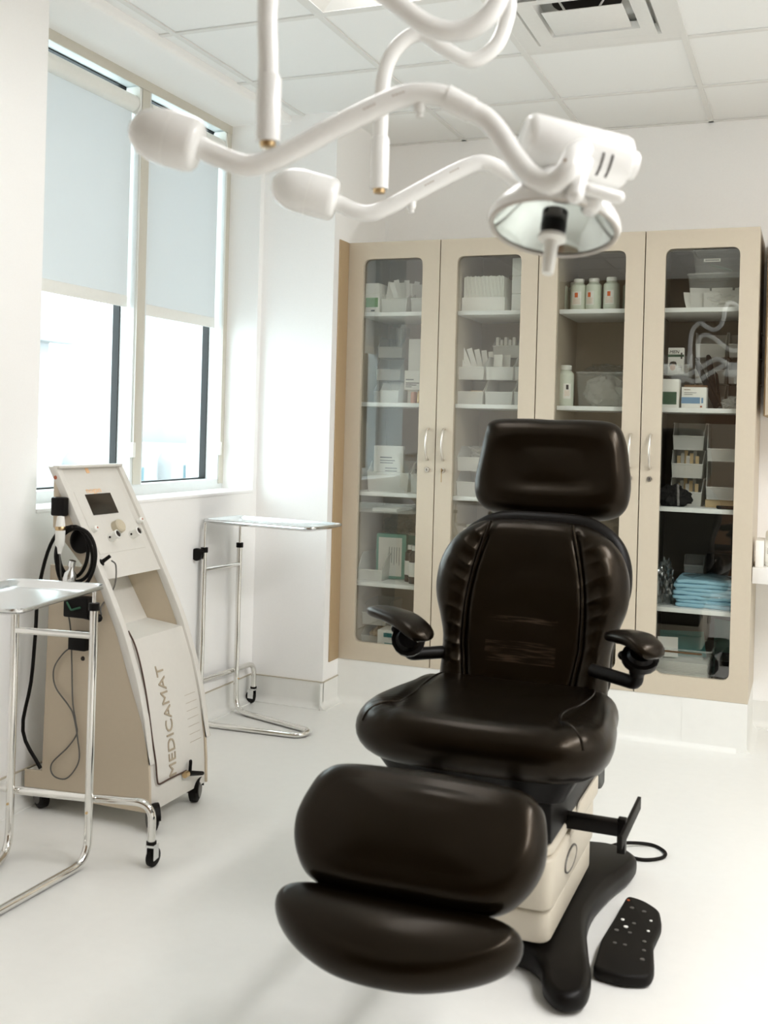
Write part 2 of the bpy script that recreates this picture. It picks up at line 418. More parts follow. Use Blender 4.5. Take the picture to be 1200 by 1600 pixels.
# windows: deep aluminium frames, glass at the outer side
def window(n, y0, y1):
    f = frame4(y0, y1, 1.036, 2.838, .045, -2.84, -2.713, 'X')
    o = struct('window_%d' % n, f, 'window_alu')
    g = frame4(y0+.045, y1-.045, 1.081, 2.793, .006, -2.815, -2.782, 'X'); obj('gasket', g, 'gasket', o, W=True)
    g = frame4(y0+.045, y1-.045, 1.081, 2.793, .004, -2.838, -2.8155, 'X'); obj('outer_sash', g, 'window_alu', o, W=True)
    obj('glass', bx(-2.801, -2.798, y0+.045, y1-.045, 1.081, 2.793), 'pane', o, W=True)
    return o
window(1, 3.10, 3.952); window(2, 3.952, 4.69)
bm = B(); box(bm, -2.7125, -2.708, 3.925, 3.982, 1.082, 2.792, .001); box(bm, -2.7125, -2.708, 4.648, 4.69, 1.06, 2.80, .001); box(bm, -2.7125, -2.706, 3.10, 4.69, 2.785, 2.836)  # top strip's darker, warmer colour paints in the shade at the window head
struct('trim_5', bm, 'window_alu_warm_shade')

def roller_blind(label, y0, y1, zb):
    t = thing('roller_blind', label, 'blind', (-2.742, (y0+y1)/2, zb), group='roller blinds at the window')
    obj('fabric', bx(-2.7435, -2.742, y0, y1, zb+.05, 2.725), 'blind_fabric', t, W=True)
    obj('hem_bar', bx(-2.748, -2.738, y0, y1, zb, zb+.05, .003), 'plastic_white', t, W=True)
    obj('roller_tube', lathe([(0, 0), (.036, 0), (.036, y1-y0), (0, y1-y0)], (-2.742+.002, y0, 2.715), (0, 1, 0)), 'plastic_white', t, W=True)
    bk = prism(rounded([(-2.775, 2.69), (-2.72, 2.665), (-2.70, 2.70), (-2.705, 2.785), (-2.775, 2.785)], .012), y1+.002, y1+.012, 'Y')
    obj('bracket', bk, 'plastic_white', t, W=True)
    ch = tube([(-2.705, y1+.018, 2.70), (-2.703, y1+.019, 1.25)], .0022, 8); tube([(-2.713, y1+.022, 2.70), (-2.711, y1+.022, 1.25)], .0022, 8, bm=ch)
    c = obj('bead_chain', ch, 'plastic_white', t, W=True)
    cl = bx(-2.716, -2.696, y1+.010, y1+.030, 1.20, 1.265, .004); obj('chain_clamp', cl, 'plastic_white', c, W=True)
    return t
roller_blind('pale roller blind nearer the camera, half lowered over the left window pane', 3.11, 3.895, 1.842)
roller_blind('pale roller blind farther from the camera, over the right window pane by the pillar', 4.0, 4.625, 1.822)

# outside: bleached buildings across the street
def building(label, x0, x1, y0, y1, z1, m='facade'):
    t = thing('building', label, 'building', ((x0+x1)/2, (y0+y1)/2, -6)); obj('wall', bx(x0, x1, y0, y1, -6, z1), m, t, W=True); return t
street = struct('ground_outside', bx(-70, -4, -20, 90, -6.2, -6), 'asphalt')
b1 = building('white building across the street with arched bays and tall blue windows', -34, -26, 26, 42.4, .35)
for i, y in enumerate((30.2, 34.4, 37.0, 40.8)):
    z0, z1 = -2.6, -.55
    a = obj('arched_bay', prism(rounded([(y-1.3, -6), (y+1.3, -6), (y+1.3, -.1), (y+.6, .22), (y-.6, .22), (y-1.3, -.1)], .4), -26, -25.3, 'X'), 'facade_bay', b1, W=True)
    obj('window', bx(-25.33, -25.25, y-.38, y+.38, z0, z1), 'facade_glass', a, W=True)
    obj('window', bx(-25.33, -25.25, y-.38, y+.38, -4.4, -3.0), 'facade_glass', a, W=True)
b2 = building('grey tower at the right edge of the window view', -30, -22, 43, 48, 16, 'facade_grey')
b3 = building('pale block far off with a flat canopy, upper left of the window view', -60, -50, 49, 62, 9.5)
obj('canopy', bx(-50, -48.5, 50, 63.5, 6.6, 7.1), 'facade_grey', b3, W=True)
obj('balcony', bx(-50, -48.8, 50, 59.4, 2.2, 4.6), 'facade_grey', b3, W=True)

# troffers
def troffer(label, x, y, lens='lens_fill'):
    t = thing('ceiling_light', label, 'ceiling light', (x+.309, y+.618, H), group='recessed ceiling troffers')
    fr = frame4(x+.012, x+.606, y+.012, y+1.224, .018, 0, .006); fr.transform(Matrix(((1, 0, 0, 0), (0, 0, 1, 0), (0, 1, 0, H), (0, 0, 0, 1)))); obj('frame', fr, 'grid_white', t, W=True)
    # sloping reflector sides round a lens
    bm = B(); a = [(x+.03, y+.03), (x+.588, y+.03), (x+.588, y+1.206), (x+.03, y+1.206)]; b = [(x+.13, y+.10), (x+.488, y+.10), (x+.488, y+1.136), (x+.13, y+1.136)]
    A = [bm.verts.new((*p, H+.003)) for p in a]; C = [bm.verts.new((*p, H+.055)) for p in b]
    for i in range(4): bm.faces.new((A[i], A[(i+1) % 4], C[(i+1) % 4], C[i]))
    obj('reflector_tray', bm, 'white_enamel', t, W=True)
    n = 10; bm = B(); rows = []
    for k in range(n+1):
        u = k/n; rows.append([bm.verts.new((x+.13+.358*u, yy, H+.055-.03*math.sin(PI*u))) for yy in (y+.10, y+1.136)])
    for r0, r1 in zip(rows, rows[1:]): bm.faces.new((r0[0], r0[1], r1[1], r1[0]))
    obj('lens', bm, lens, t, W=True)
    obj('housing', bx(x+.02, x+.598, y+.02, y+1.216, H+.075, H+.12), 'white_enamel', t, W=True)
troffer('recessed ceiling light at the top of the picture above the light arms', *TROF[0], 'lens_dim')
troffer('added unseen ceiling light beyond the right edge, level with the chair', *TROF[1])  # this and the next are added out of view to brighten the room
troffer('added unseen ceiling light beyond the right edge, nearer the camera', *TROF[2])
# air diffuser
vx, vy = VENT
t = thing('air_vent', 'square white four-way air diffuser set in the ceiling grid', 'air vent', (vx+.309, vy+.309, H))
fr = B()
def ringsheet(bm, c, h0, z0, h1, z1):
    A = [bm.verts.new((c[0]+sx*h0, c[1]+sy*h0, z0)) for sx, sy in ((-1, -1), (1, -1), (1, 1), (-1, 1))]; C = [bm.verts.new((c[0]+sx*h1, c[1]+sy*h1, z1)) for sx, sy in ((-1, -1), (1, -1), (1, 1), (-1, 1))]
    for i in range(4): bm.faces.new((A[i], A[(i+1) % 4], C[(i+1) % 4], C[i]))
vc = (vx+.309, vy+.309)
ringsheet(fr, vc, .297, H+.001, .235, H+.001); ringsheet(fr, vc, .235, H+.001, .215, H+.035); obj('flange', fr, 'grid_white', t, W=True)
lv = B(); ringsheet(lv, vc, .222, H-.004, .165, H+.004); ringsheet(lv, vc, .165, H+.004, .155, H+.03); ringsheet(lv, vc, .222, H-.004, .205, H+.012); obj('louver', lv, 'grid_white', t, W=True)
obj('center_plate', bx(vc[0]-.143, vc[0]+.143, vc[1]-.112, vc[1]+.112, H-.008, H-.004, .0015), 'grid_white', t, W=True)
for sx in (-1, 1):
    for sy in (-1, 1): obj('strut', tube([(vc[0]+sx*.06, vc[1]+sy*.10, H-.004), (vc[0]+sx*.10, vc[1]+sy*.10, H+.06)], .004, 8), 'grid_white', t, W=True)
obj('duct_box', bx(vx+.01, vx+.608, vy+.01, vy+.608, H+.06, H+.15), 'grid_white', t, W=True)
bm = B(); ringsheet(bm, vc, .299, H+.02, .299, H+.06); obj('duct_wall', bm, 'grid_white', t, W=True)
obj('duct_opening', lathe([(0, 0), (.125, 0), (.125, .006), (0, .006)], (vc[0], vc[1]-.02, H+.053), (0, 0, 1), 32), 'gap_dark', t, W=True)

# ================================================================== tall cabinets
DX = [(-2.154, -1.676), (-1.671, -1.196), (-1.191, -.713), (-.708, -.228)]
GLX = [(-2.070, -1.762), (-1.588, -1.275), (-1.104, -.795), (-.622, -.308)]
SH = [1.925, 1.480, 1.038, .592]; FL = .235
def plate_hole(x0, x1, z0, z1, gx0, gx1, gz0, gz1, r, y0, y1, ins=.0):
    bm = B(); o = [(x0, z0), (x1, z0), (x1, z1), (x0, z1)]; i = rounded([(gx0, gz0), (gx1, gz0), (gx1, gz1), (gx0, gz1)], r, 6)
    es = []
    for L in (o, i):
        V = [bm.verts.new((x, y0, z)) for x, z in L]
        es += [bm.edges.new((V[k], V[(k+1) % len(V)])) for k in range(len(V))]
    bmesh.ops.triangle_fill(bm, edges=es, use_beauty=True)
    g = bmesh.ops.extrude_face_region(bm, geom=bm.faces[:]+bm.edges[:]+bm.verts[:])
    bmesh.ops.translate(bm, verts=[v for v in g['geom'] if isinstance(v, bmesh.types.BMVert)], vec=(0, y1-y0, 0)); return bm
def cabinet(label, i0, lining, dlabels):
    x0, x1 = DX[i0][0], DX[i0+1][1]
    t = thing('tall_cabinet', label, 'cabinet', ((x0+x1)/2, 5.14, .212), group='tall glass fronted cabinets')
    bm = B(); box(bm, x0, x0+.018, 4.925, 5.378, .213, 2.263); box(bm, x1-.018, x1, 4.925, 5.378, .213, 2.263)
    box(bm, x0+.018, x1-.018, 4.925, 5.378, 2.243, 2.263); box(bm, x0+.018, x1-.018, 4.925, 5.378, .213, FL)
    obj('carcass', bm, 'laminate', t, W=True)
    for k in (0, 1):
        d0, d1 = DX[i0+k]; g0, g1 = GLX[i0+k]; m = lining[k]
        li = d0+.022 if i0+k == 0 else d0+.07; li = {0: -2.112, 1: -1.596, 2: -1.103, 3: -.655}[i0+k]; ri = d1-.02 if k == 1 else d1-.004
        obj('lining', box(bx(li, ri, 5.362, 5.376, FL, 2.243), max(li-.05, d0+.019), li, 4.93, 5.361, FL, 2.242), m, t, W=True)
        if k == 1 and i0 == 2: obj('lining', bx(ri-.012, ri-.001, 4.93, 5.361, FL, 2.242), m, t, W=True)
        for z in SH: obj('shelf', bx(li+.001, ri-.014 if (k == 1 and i0 == 2) else ri-.001, 4.945, 5.36, z-.02, z, .0015), 'shelf_white', t, W=True)
        d = obj('door', plate_hole(d0, d1, .212, 2.263, g0, g1, .302, 2.181, .036, 4.90, 4.921), 'laminate', t, W=True, label=dlabels[k])
        obj('glass_pane', bx(g0-.012, g1+.012, 4.9215, 4.9245, .29, 2.193), 'door_glass', d, W=True)
        hx = {0: -1.711, 1: -1.631, 2: -.753, 3: -.666}[i0+k]
        hp = smooth_path([(hx, 4.902, 1.357), (hx, 4.884, 1.352), (hx, 4.868, 1.32), (hx, 4.863, 1.283), (hx, 4.868, 1.245), (hx, 4.884, 1.213), (hx, 4.902, 1.208)], 5)
        obj('handle', tube(hp, .0052, 10), 'brushed', d, W=True)
        lk = lathe([(0, .012), (.005, .012), (.0055, .008), (.011, .008), (.012, 0), (0, 0)], (hx, 4.900, 1.161), (0, -1, 0), 20)
        obj('lock', lk, 'brushed', d, W=True); obj('keyhole', bx(hx-.0015, hx+.0015, 4.8865, 4.8885, 1.156, 1.166), 'gap_dark', d, W=True)
        if i0+k == 1:
            ky = lathe([(.0, 0), (.009, 0), (.009, .003), (0, .003)], (hx, 4.872, 1.161), (1, 0, 0), 16); box(ky, hx-.001, hx+.003, 4.872, 4.889, 1.159, 1.163)
            box(ky, hx+.0, hx+.0015, 4.868, 4.876, 1.105, 1.152); obj('key', ky, 'brass', d, W=True)
    return t
cabinet('left tall beige cabinet with two glass doors, beside the white pillar', 0, ('inside_laminate', 'inside_laminate'), ('door reflecting the window', 'door with a key in its lock'))
cabinet('right tall beige cabinet with two glass doors, dark inside its right half', 2, ('inside_laminate', 'dark_laminate'), ('door with bottles behind the glass', 'door with a dark interior behind the glass'))
o = single('filler_panel', 'narrow beige filler strip on the pillar side left of the cabinets', 'filler panel', bx(-.003, .003, -.055, .055, 0, 2.05, .001), 'laminate_edge', (-2.1505, 4.842, .213))

# ------------------------------------------------------------------ what stands on the shelves
def bin_bm(w, d, h, hf, th=.003):
    """open-front stacking bin: tapered walls, low lipped front, high sides"""
    bm = B(); b = .9
    def wall(p): return prism(p, 0, th)
    box(bm, -w/2*b, w/2*b, th, d-th, 0, th)
    # sides
    for s in (-1, 1):
        V = [(s*w/2*b, 0, 0), (s*w/2*b, d, 0), (s*w/2, d, h), (s*w/2, d*.30, h), (s*w/2*(b+(1-b)*hf/h), 0, hf)]
        A = [bm.verts.new(p) for p in V]; C = [bm.verts.new((p[0]-s*th, p[1], p[2])) for p in V]
        bm.faces.new(A); bm.faces.new(C)
        for i in range(5): bm.faces.new((A[i], A[(i+1) % 5], C[(i+1) % 5], C[i]))
    wf = w*(b+(1-b)*hf/h)
    for y, ht, ww in ((0, hf, wf), (d-th, h, w)):
        A = [bm.verts.new(p) for p in ((-w/2*b, y, 0), (w/2*b, y, 0), (ww/2, y, ht), (-ww/2, y, ht))]; C = [bm.verts.new((v.co.x, y+th, v.co.z)) for v in A]
        bm.faces.new(A); bm.faces.new(C)
        for i in range(4): bm.faces.new((A[i], A[(i+1) % 4], C[(i+1) % 4], C[i]))
    box(bm, -wf/2-.001, wf/2+.001, -.004, .003, hf-.006, hf, .001)
    for s in (-1, 1): box(bm, s*w/2-.003, s*w/2+.003, d*.30, d, h-.006, h, .001)
    return bm
def put_bin(label, cx, y, z, w=.145, d=.24, h=.115, hf=.06, m='clear_plastic'):
    return single('storage_bin', label, 'storage bin', bin_bm(w, d, h, hf), m, (cx, y, z), group='plastic shelf bins')
def pouch(label, x, y, z, w, h, lean, turn, m='paper', group='paper pouches', name='paper_pouch', cat='pouch', roll=0.):
    """thin sealed paper packet standing on edge, slightly bowed"""
    bm = B(); n = 6; R = []
    for k in range(n+1):
        v = k/n; R.append([(-w/2, lean*v*h+.006*math.sin(PI*v), v*h), (w/2, lean*v*h+.006*math.sin(PI*v), v*h)])
    f = [[bm.verts.new(p) for p in r] for r in R]; bk = [[bm.verts.new((p[0], p[1]+.0035, p[2])) for p in r] for r in R]
    for k in range(n):
        bm.faces.new((f[k][0], f[k][1], f[k+1][1], f[k+1][0])); bm.faces.new((bk[k][0], bk[k+1][0], bk[k+1][1], bk[k][1]))
        for s in (0, 1): bm.faces.new((f[k][s], f[k+1][s], bk[k+1][s], bk[k][s]))
    bm.faces.new((f[0][0], bk[0][0], bk[0][1], f[0][1])); bm.faces.new((f[n][0], f[n][1], bk[n][1], bk[n][0]))
    if roll: bm.transform(Matrix.Rotation(roll, 4, 'Y'))
    return single(name, label, cat, bm, m, (x, y, z), turn, group)
def carton(name, label, x0, x1, y0, y1, z0, z1, m='paper', cat='box', rz=0., bands=(), lid=True):
    """folding box with tuck-flap edge; bands = (u0,u1,v0,v1,material,name) prints on the front as fractions"""
    cx, cy = (x0+x1)/2, y0; t = thing(name, label, cat, (cx, cy, z0), rz); wx, d, h = (x1-x0), (y1-y0), (z1-z0)
    obj('carton', bx(-wx/2, wx/2, 0, d, 0, h, .0015), m, t)
    if lid: obj('flap', bx(-wx/2+.002, wx/2-.002, .001, d-.001, h, h+.0015), m, t)
    for u0, u1, v0, v1, bmn, nm in bands: obj(nm, bx(-wx/2+u0*wx, -wx/2+u1*wx, -.0012, .0005, v0*h, v1*h), bmn, t)
    return t
def crumple(rx, ry, rz_, seed, amp=.25, fr=3.0, sub=4, flat=True):
    bm = B(); bmesh.ops.create_icosphere(bm, subdivisions=sub, radius=1)
    for v in bm.verts:
        p = v.co.copy(); n = noise.fractal(p*fr+Vector((seed, 0, 0)), .6, 2.2, 4); r = 1+amp*n+amp*.6*abs(noise.noise(p*fr*2.3+Vector((0, seed, 0))))
        v.co = Vector((p.x*rx*r, p.y*ry*r, p.z*rz_*r))
        if flat and v.co.z < -rz_*.8: v.co.z = -rz_*.8
    zmin = min(v.co.z for v in bm.verts); bmesh.ops.translate(bm, verts=bm.verts, vec=(0, 0, -zmin)); return bm
def bottle_bm(r, h, neck, sh):
    return lathe([(0, 0), (r*.93, 0), (r, .005), (r, h*sh), (r*.97, h*(sh+.05)), (neck*1.25, h*.86), (neck, h*.89), (neck, h*.93), (0, h*.93)], seg=24)
def bottle(name, label, loc, r, h, neck, mb, mc, rz=0., lab=None, group=None):
    t = thing(name, label, 'bottle', loc, rz, group); obj('body', bottle_bm(r, h, neck, .74), mb, t)
    obj('cap', lathe([(0, h*.88), (neck*1.28, h*.88), (neck*1.28, h*.985), (neck*1.15, h), (0, h)], seg=24), mc, t)
    if lab:
        a0, a1, z0, z1, em = lab
        L = obj('label', lathe([(r+.0004, z0), (r+.0004, z1), (r+.001, z1), (r+.001, z0), (r+.0004, z0)], seg=14, a0=a0, a1=a1), 'paper', t)
        am = (a0+a1)/2; da = (a1-a0)*.16
        if em:
            obj('emblem', lathe([(r+.0012, z1-.028), (r+.0012, z1-.006), (r+.0016, z1-.006), (r+.0016, z1-.028)], seg=6, a0=am-da, a1=am+da), em[0], L)
            for q in range(4): obj('print_line', lathe([(r+.0012, z1-.036-q*.007), (r+.0012, z1-.033-q*.007), (r+.0015, z1-.033-q*.007)], seg=8, a0=a0+.15, a1=a1-.15), em[1], L)
    return t
# lathe() about Z starts at an orthogonal vector; find the angle that faces -Y
_u = Vector((0, 0, 1)).orthogonal().normalized(); _v = Vector((0, 0, 1)).cross(_u)
A0 = math.atan2(Vector((0, -1, 0)).dot(_v), Vector((0, -1, 0)).dot(_u))

S1, S2, S3, S4 = [z+.0005 for z in SH]; S5 = FL+.0005
# --- first door
carton('glove_box', 'green and white box under a white packet, left end of top shelf, first cabinet door', -2.103, -2.022, 5.0, 5.22, S1, S1+.098, bands=((.1, .9, .32, .80, 'leaf_green', 'green_print'), (.45, .7, .10, .18, 'ink', 'print_line')))
carton('packet', 'crinkled white packet lying on the green and white box, top shelf', -2.102, -2.026, 5.002, 5.2, S1+.1, S1+.15, cat='packet')
put_bin('white bin of paper pouches, middle of top shelf, first cabinet door', -1.944, 5.0, S1, .143, .24, .10, .072)
put_bin('white bin cut off by the door frame, right end of top shelf, first cabinet door', -1.792, 5.0, S1, .13, .24, .10, .072)
for k in range(3): pouch('wide white paper pouch in left half of the first top shelf bin', -1.985+k*.004, 5.05+k*.025, S1+.01, .062, .155-k*.008, .18, .25-.1*k, group='wide pouches top shelf', roll=.10-.06*k)
for k in range(7): pouch('narrow white paper pouch in the fan of pouches, first door top shelf', -1.925+k*.0045, 5.04+.014*k, S1+.012, .026, .15+.014*(k % 2), .12, .45-.06*k, group='fan of pouches top shelf', roll=-.30+.10*k)
for k in range(4): pouch('white paper pouch standing in the right bin, first door top shelf', -1.84+k*.016, 5.06+k*.02, S1+.01, .055, .135+.006*(k % 2), .1, .9-.3*k, group='pouches right bin top shelf')
put_bin('clear bin, upper left of second shelf, first cabinet door', -2.028, 5.18, S2+.236, .142, .17, .11, .056)
put_bin('clear bin under the upper left one, second shelf, first cabinet door', -2.028, 5.16, S2+.119, .142, .19, .115, .056)
put_bin('clear bin lowest of its stack, second shelf, first cabinet door', -2.028, 5.14, S2, .145, .21, .117, .062)
put_bin('clear bin beside the text box, second shelf, first cabinet door', -1.955, 5.0, S2, .10, .12, .10, .062)
for k in range(5): pouch('clear wrapped instrument pack standing in the upper left bin', -2.062+k*.025, 5.25+.01*(k % 2), S2+.245, .03, .15+.02*(k % 2), .04, .3*k-.5, 'film', 'wrapped instruments')
carton('carton', 'tall plain white box behind the text box, second shelf, first cabinet door', -1.905, -1.80, 5.12, 5.30, S2, S2+.325)
carton('carton', 'white box with small grey text, second shelf, first cabinet door', -1.893, -1.795, 5.04, 5.10, S2+.066, S2+.162, bands=((.08, .5, .52, .56, 'ink', 'print_line'), (.08, .8, .34, .38, 'ink', 'print_line'), (.08, .65, .24, .28, 'ink', 'print_line'), (.08, .4, .15, .18, 'ink', 'print_line')))
carton('carton', 'low plain box carrying the text box, second shelf, first cabinet door', -1.886, -1.795, 5.07, 5.11, S2, S2+.064)
single('jar', 'pink patterned jar at right of second shelf, first cabinet door', 'jar', lathe([(0, 0), (.015, 0), (.016, .004), (.016, .05), (.013, .056), (0, .056)]), 'pink_print', (-1.829, 5.01, S2))
single('jar', 'small amber jar at right edge of second shelf, first cabinet door', 'jar', lathe([(0, 0), (.013, 0), (.014, .004), (.014, .045), (.010, .052), (.010, .06), (0, .06)]), 'brass', (-1.797, 5.0, S2))
put_bin('white bin holding a printed packet, third shelf, first cabinet door', -1.96, 5.02, S3, .232, .24, .15, .096)
carton('packet', 'white packet with printed text standing in a bin, third shelf, first door', -2.058, -1.90, 5.07, 5.095, S3+.05, S3+.225, cat='packet', bands=((.22, .62, .66, .69, 'ink', 'print_line'), (.22, .72, .58, .60, 'ink', 'print_line'), (.22, .66, .51, .53, 'ink', 'print_line'), (.40, .80, .36, .38, 'ink', 'print_line'), (.40, .80, .28, .30, 'ink', 'print_line')))
put_bin('white bin at right end of third shelf, first cabinet door', -1.795, 5.02, S3, .09, .24, .15, .096)
carton('packet', 'plain white packet in the right end bin, third shelf, first door', -1.83, -1.76, 5.08, 5.10, S3+.02, S3+.19, cat='packet')
# clear tray hung under shelf three
tr = thing('clear_tray', 'clear plastic tray hung high over the fourth shelf, first cabinet door', 'tray', (-1.97, 5.14, .93))
obj('tray_floor', bx(-2.10, -1.80, 4.96, 5.33, .935, .939), 'thin_clear', tr, W=True)
bm = frame4(-2.10, -1.80, 4.96, 5.33, .003, .939, .985); bm.transform(Matrix(((1, 0, 0, 0), (0, 0, 1, 0), (0, 1, 0, 0), (0, 0, 0, 1)))); obj('tray_rim', bm, 'thin_clear', tr, W=True)
obj('bracket', box(bx(-2.104, -2.10, 4.98, 5.30, .95, 1.017), -1.80, -1.796, 4.98, 5.30, .95, 1.017), 'thin_clear', tr, W=True)
carton('packet', 'flat white packet in the clear hanging tray', -2.03, -1.90, 5.0, 5.22, .9395, .955, cat='packet', lid=False)
single('plastic_bag', 'crumpled clear plastic bag lying on a teal carton, fourth shelf, first door', 'plastic bag', crumple(.075, .06, .05, 3.1, .3), 'film', (-1.995, 5.28, S4+.216))
carton('carton', 'teal and white carton behind the brown bottles, fourth shelf, first door', -2.07, -1.79, 5.22, 5.34, S4, S4+.214, m='paper', bands=((.0, 1, .72, 1, 'mint', 'teal_band'),))
c_ = carton('carton', 'mint edged carton leaning on the fourth shelf, first cabinet door', -2.040, -1.885, 5.10, 5.14, S4+.002, S4+.225, m='mint', rz=.12, bands=((.08, .86, .06, .93, 'paper', 'front_sheet'),))
for q in range(5): obj('script_line', bx(-.01+q*.013, -.008+q*.013, -.0022, -.0008, .07+.01*(q % 2), .16), 'ink', c_)
put_bin('white translucent bin at left of fourth shelf, first cabinet door', -2.035, 5.0, S4, .142, .24, .13, .055)
bottle('bottle', 'brown bottle with white cap and label, set farther back, fourth shelf', (-1.848, 5.075, S4), .028, .182, .012, 'amber', 'plastic_white', 0, (A0-1.5, A0+1.5, .035, .105, None))
bottle('bottle', 'brown bottle with white cap and label, set in front, fourth shelf', (-1.806, 5.02, S4), .028, .185, .012, 'amber', 'plastic_white', 0, (A0-1.5, A0+1.5, .035, .105, None))
put_bin('clear bin standing on the lower bin, bottom of first cabinet door', -2.045, 5.10, S5+.117, .14, .22, .115, .062)
put_bin('clear bin lowest in the first cabinet door', -2.045, 5.10, S5, .14, .22, .117, .062)
single('gauze_roll', 'bundle of tan gauze in the bottom bin of first cabinet door', 'gauze', crumple(.05, .06, .05, 9.2, .25), 'gauze', (-2.045, 5.2, S5+.004))
carton('wipes_pack', 'white pack with teal print at the bottom of first cabinet door', -1.985, -1.875, 5.0, 5.12, S5, S5+.115, cat='pack', bands=((.3, .7, .72, .9, 'teal_print', 'teal_print'), (.35, .8, .42, .48, 'teal_print', 'print_line'), (.5, .75, .22, .3, 'teal_print', 'print_line')))
carton('carton', 'pink and grey striped box at the bottom right of first cabinet door', -1.866, -1.79, 5.03, 5.14, S5, S5+.085, m='pink_print', bands=((.5, .7, 0, 1, 'ink', 'stripe'),))
# --- second door
t = thing('envelope_tray', 'open white tray filled with envelopes, top shelf, second cabinet door', 'tray', (-1.49, 5.0, S1))
bm = B(); box(bm, -1.592, -1.378, 5.0, 5.004, S1, S1+.07); box(bm, -1.592, -1.378, 5.20, 5.204, S1, S1+.07); box(bm, -1.592, -1.588, 5.004, 5.2, S1, S1+.07); box(bm, -1.382, -1.378, 5.004, 5.2, S1, S1+.07); box(bm, -1.588, -1.382, 5.004, 5.2, S1, S1+.003)
obj('tray_body', bm, 'paper', t, W=True)
for k in range(26):
    single('envelope', 'white paper envelope packed upright in the tray, second door top shelf', 'envelope', bx(-.0028, .0028, 0, .19, 0, .165+.006*((k*7) % 5)/4), 'paper', (-1.582+k*.0077, 5.006, S1+.0035), 0, 'envelopes packed in the tray')
carton('carton', 'grey sided carton behind the envelopes, top shelf, second cabinet door', -1.42, -1.345, 5.22, 5.34, S1, S1+.20, m='card_brown')
for k in range(3):
    carton('tissue_pack', ('lowest', 'middle', 'topmost')[k]+' white tissue pack of the tall pile, right end of top shelf, second door', -1.345, -1.24, 5.0, 5.18, S1+k*.085, S1+k*.085+.083, cat='pack', lid=False)
put_bin('lower left bin with tan rolls, second shelf, second cabinet door', -1.538, 4.99, S2, .143, .24, .117, .062)
put_bin('lower middle empty bin, second shelf, second cabinet door', -1.393, 4.99, S2, .143, .24, .117, .062)
put_bin('lower right bin cut by the door frame, second shelf, second cabinet door', -1.272, 4.99, S2, .095, .24, .117, .062)
put_bin('upper left bin with paper pouches, second shelf, second cabinet door', -1.538, 4.995, S2+.1185, .143, .24, .115, .062)
put_bin('upper middle bin with folded papers, second shelf, second cabinet door', -1.393, 4.995, S2+.1185, .143, .24, .115, .062)
put_bin('upper right bin cut by the door frame, second shelf, second cabinet door', -1.272, 4.995, S2+.1185, .095, .24, .115, .062)
put_bin('topmost bin at the back with packets, second shelf, second cabinet door', -1.405, 5.15, S2+.235, .143, .19, .10, .06)
for k in range(6): pouch('long paper pouch leaning in the upper left bin, second cabinet door', -1.560+k*.017, 5.04+.02*k, S2+.130, .026, .165-.006*k, .1, .15, group='leaning pouches second door', roll=-.50+.09*k)
for k in range(2): pouch('broad white pouch in the upper middle bin, second cabinet door', -1.43+k*.03, 5.06+.03*k, S2+.125, .05, .12, .15, -.3, group='broad pouches second door')
for k in range(2): single('folded_paper', 'folded white paper in the upper middle bin, second cabinet door', 'paper', prism([(-.03, 0), (0, .035), (.03, .01), (.03, .014), (0, .04), (-.03, .005)], 0, .05, 'Y'), 'paper', (-1.372+.03*k, 5.03+.06*k, S2+.140+.0*k), .4-.6*k, 'folded papers second door')
for k in range(5): single('gauze_roll', 'tan gauze roll in the lower left bin, second cabinet door', 'gauze', capsule((-.03, 0, .010), (.03, 0, .010), .010), 'gauze', (-1.55+.022*(k % 3), 5.03+.04*(k//3), S2+.005+.021*(k % 3)), .5*k-.6, 'gauze rolls second door')
for k in range(5): carton('packet', 'slim packet in the topmost back bin, second cabinet door', -1.462+k*.021, -1.447+k*.021, 5.16, 5.2, S2+.24, S2+.335-.012*(k % 2), cat='packet')['group'] = 'slim packets in back bin'
for o in [o for o in COL.objects if o.get('label') == 'slim packet in the topmost back bin, second cabinet door']: o['group'] = 'slim packets in back bin'
put_bin('lower bin at left of third shelf, second cabinet door', -1.525, 5.0, S3, .145, .24, .118, .068)
put_bin('upper bin with coiled tubing, third shelf, second cabinet door', -1.525, 5.0, S3+.1195, .145, .24, .118, .068)
put_bin('bin beside the tubing bins, third shelf, second cabinet door', -1.37, 5.0, S3, .145, .24, .118, .068)
single('tubing_coil', 'tangled clear tubing in the upper bin, third shelf, second door', 'tubing', tube(smooth_path([(.045*math.cos(a*1.9), .06+.05*math.sin(a*2.3), .01+.006*a+.01*math.sin(a*3)) for a in range(16)], 5), .004, 8), 'thin_clear', (-1.525, 5.03, S3+.127))
for k in range(9): pouch('grey white pouch leaning in a row, fourth shelf, second cabinet door', -1.575+k*.036, 5.06+.025*(k % 3), S4+.012, .055, .27+.02*((k*3) % 4)/3, .2, -.5+.1*k, 'film' if k % 4 == 3 else 'paper', 'pouch row fourth shelf', roll=-.22+.03*k)
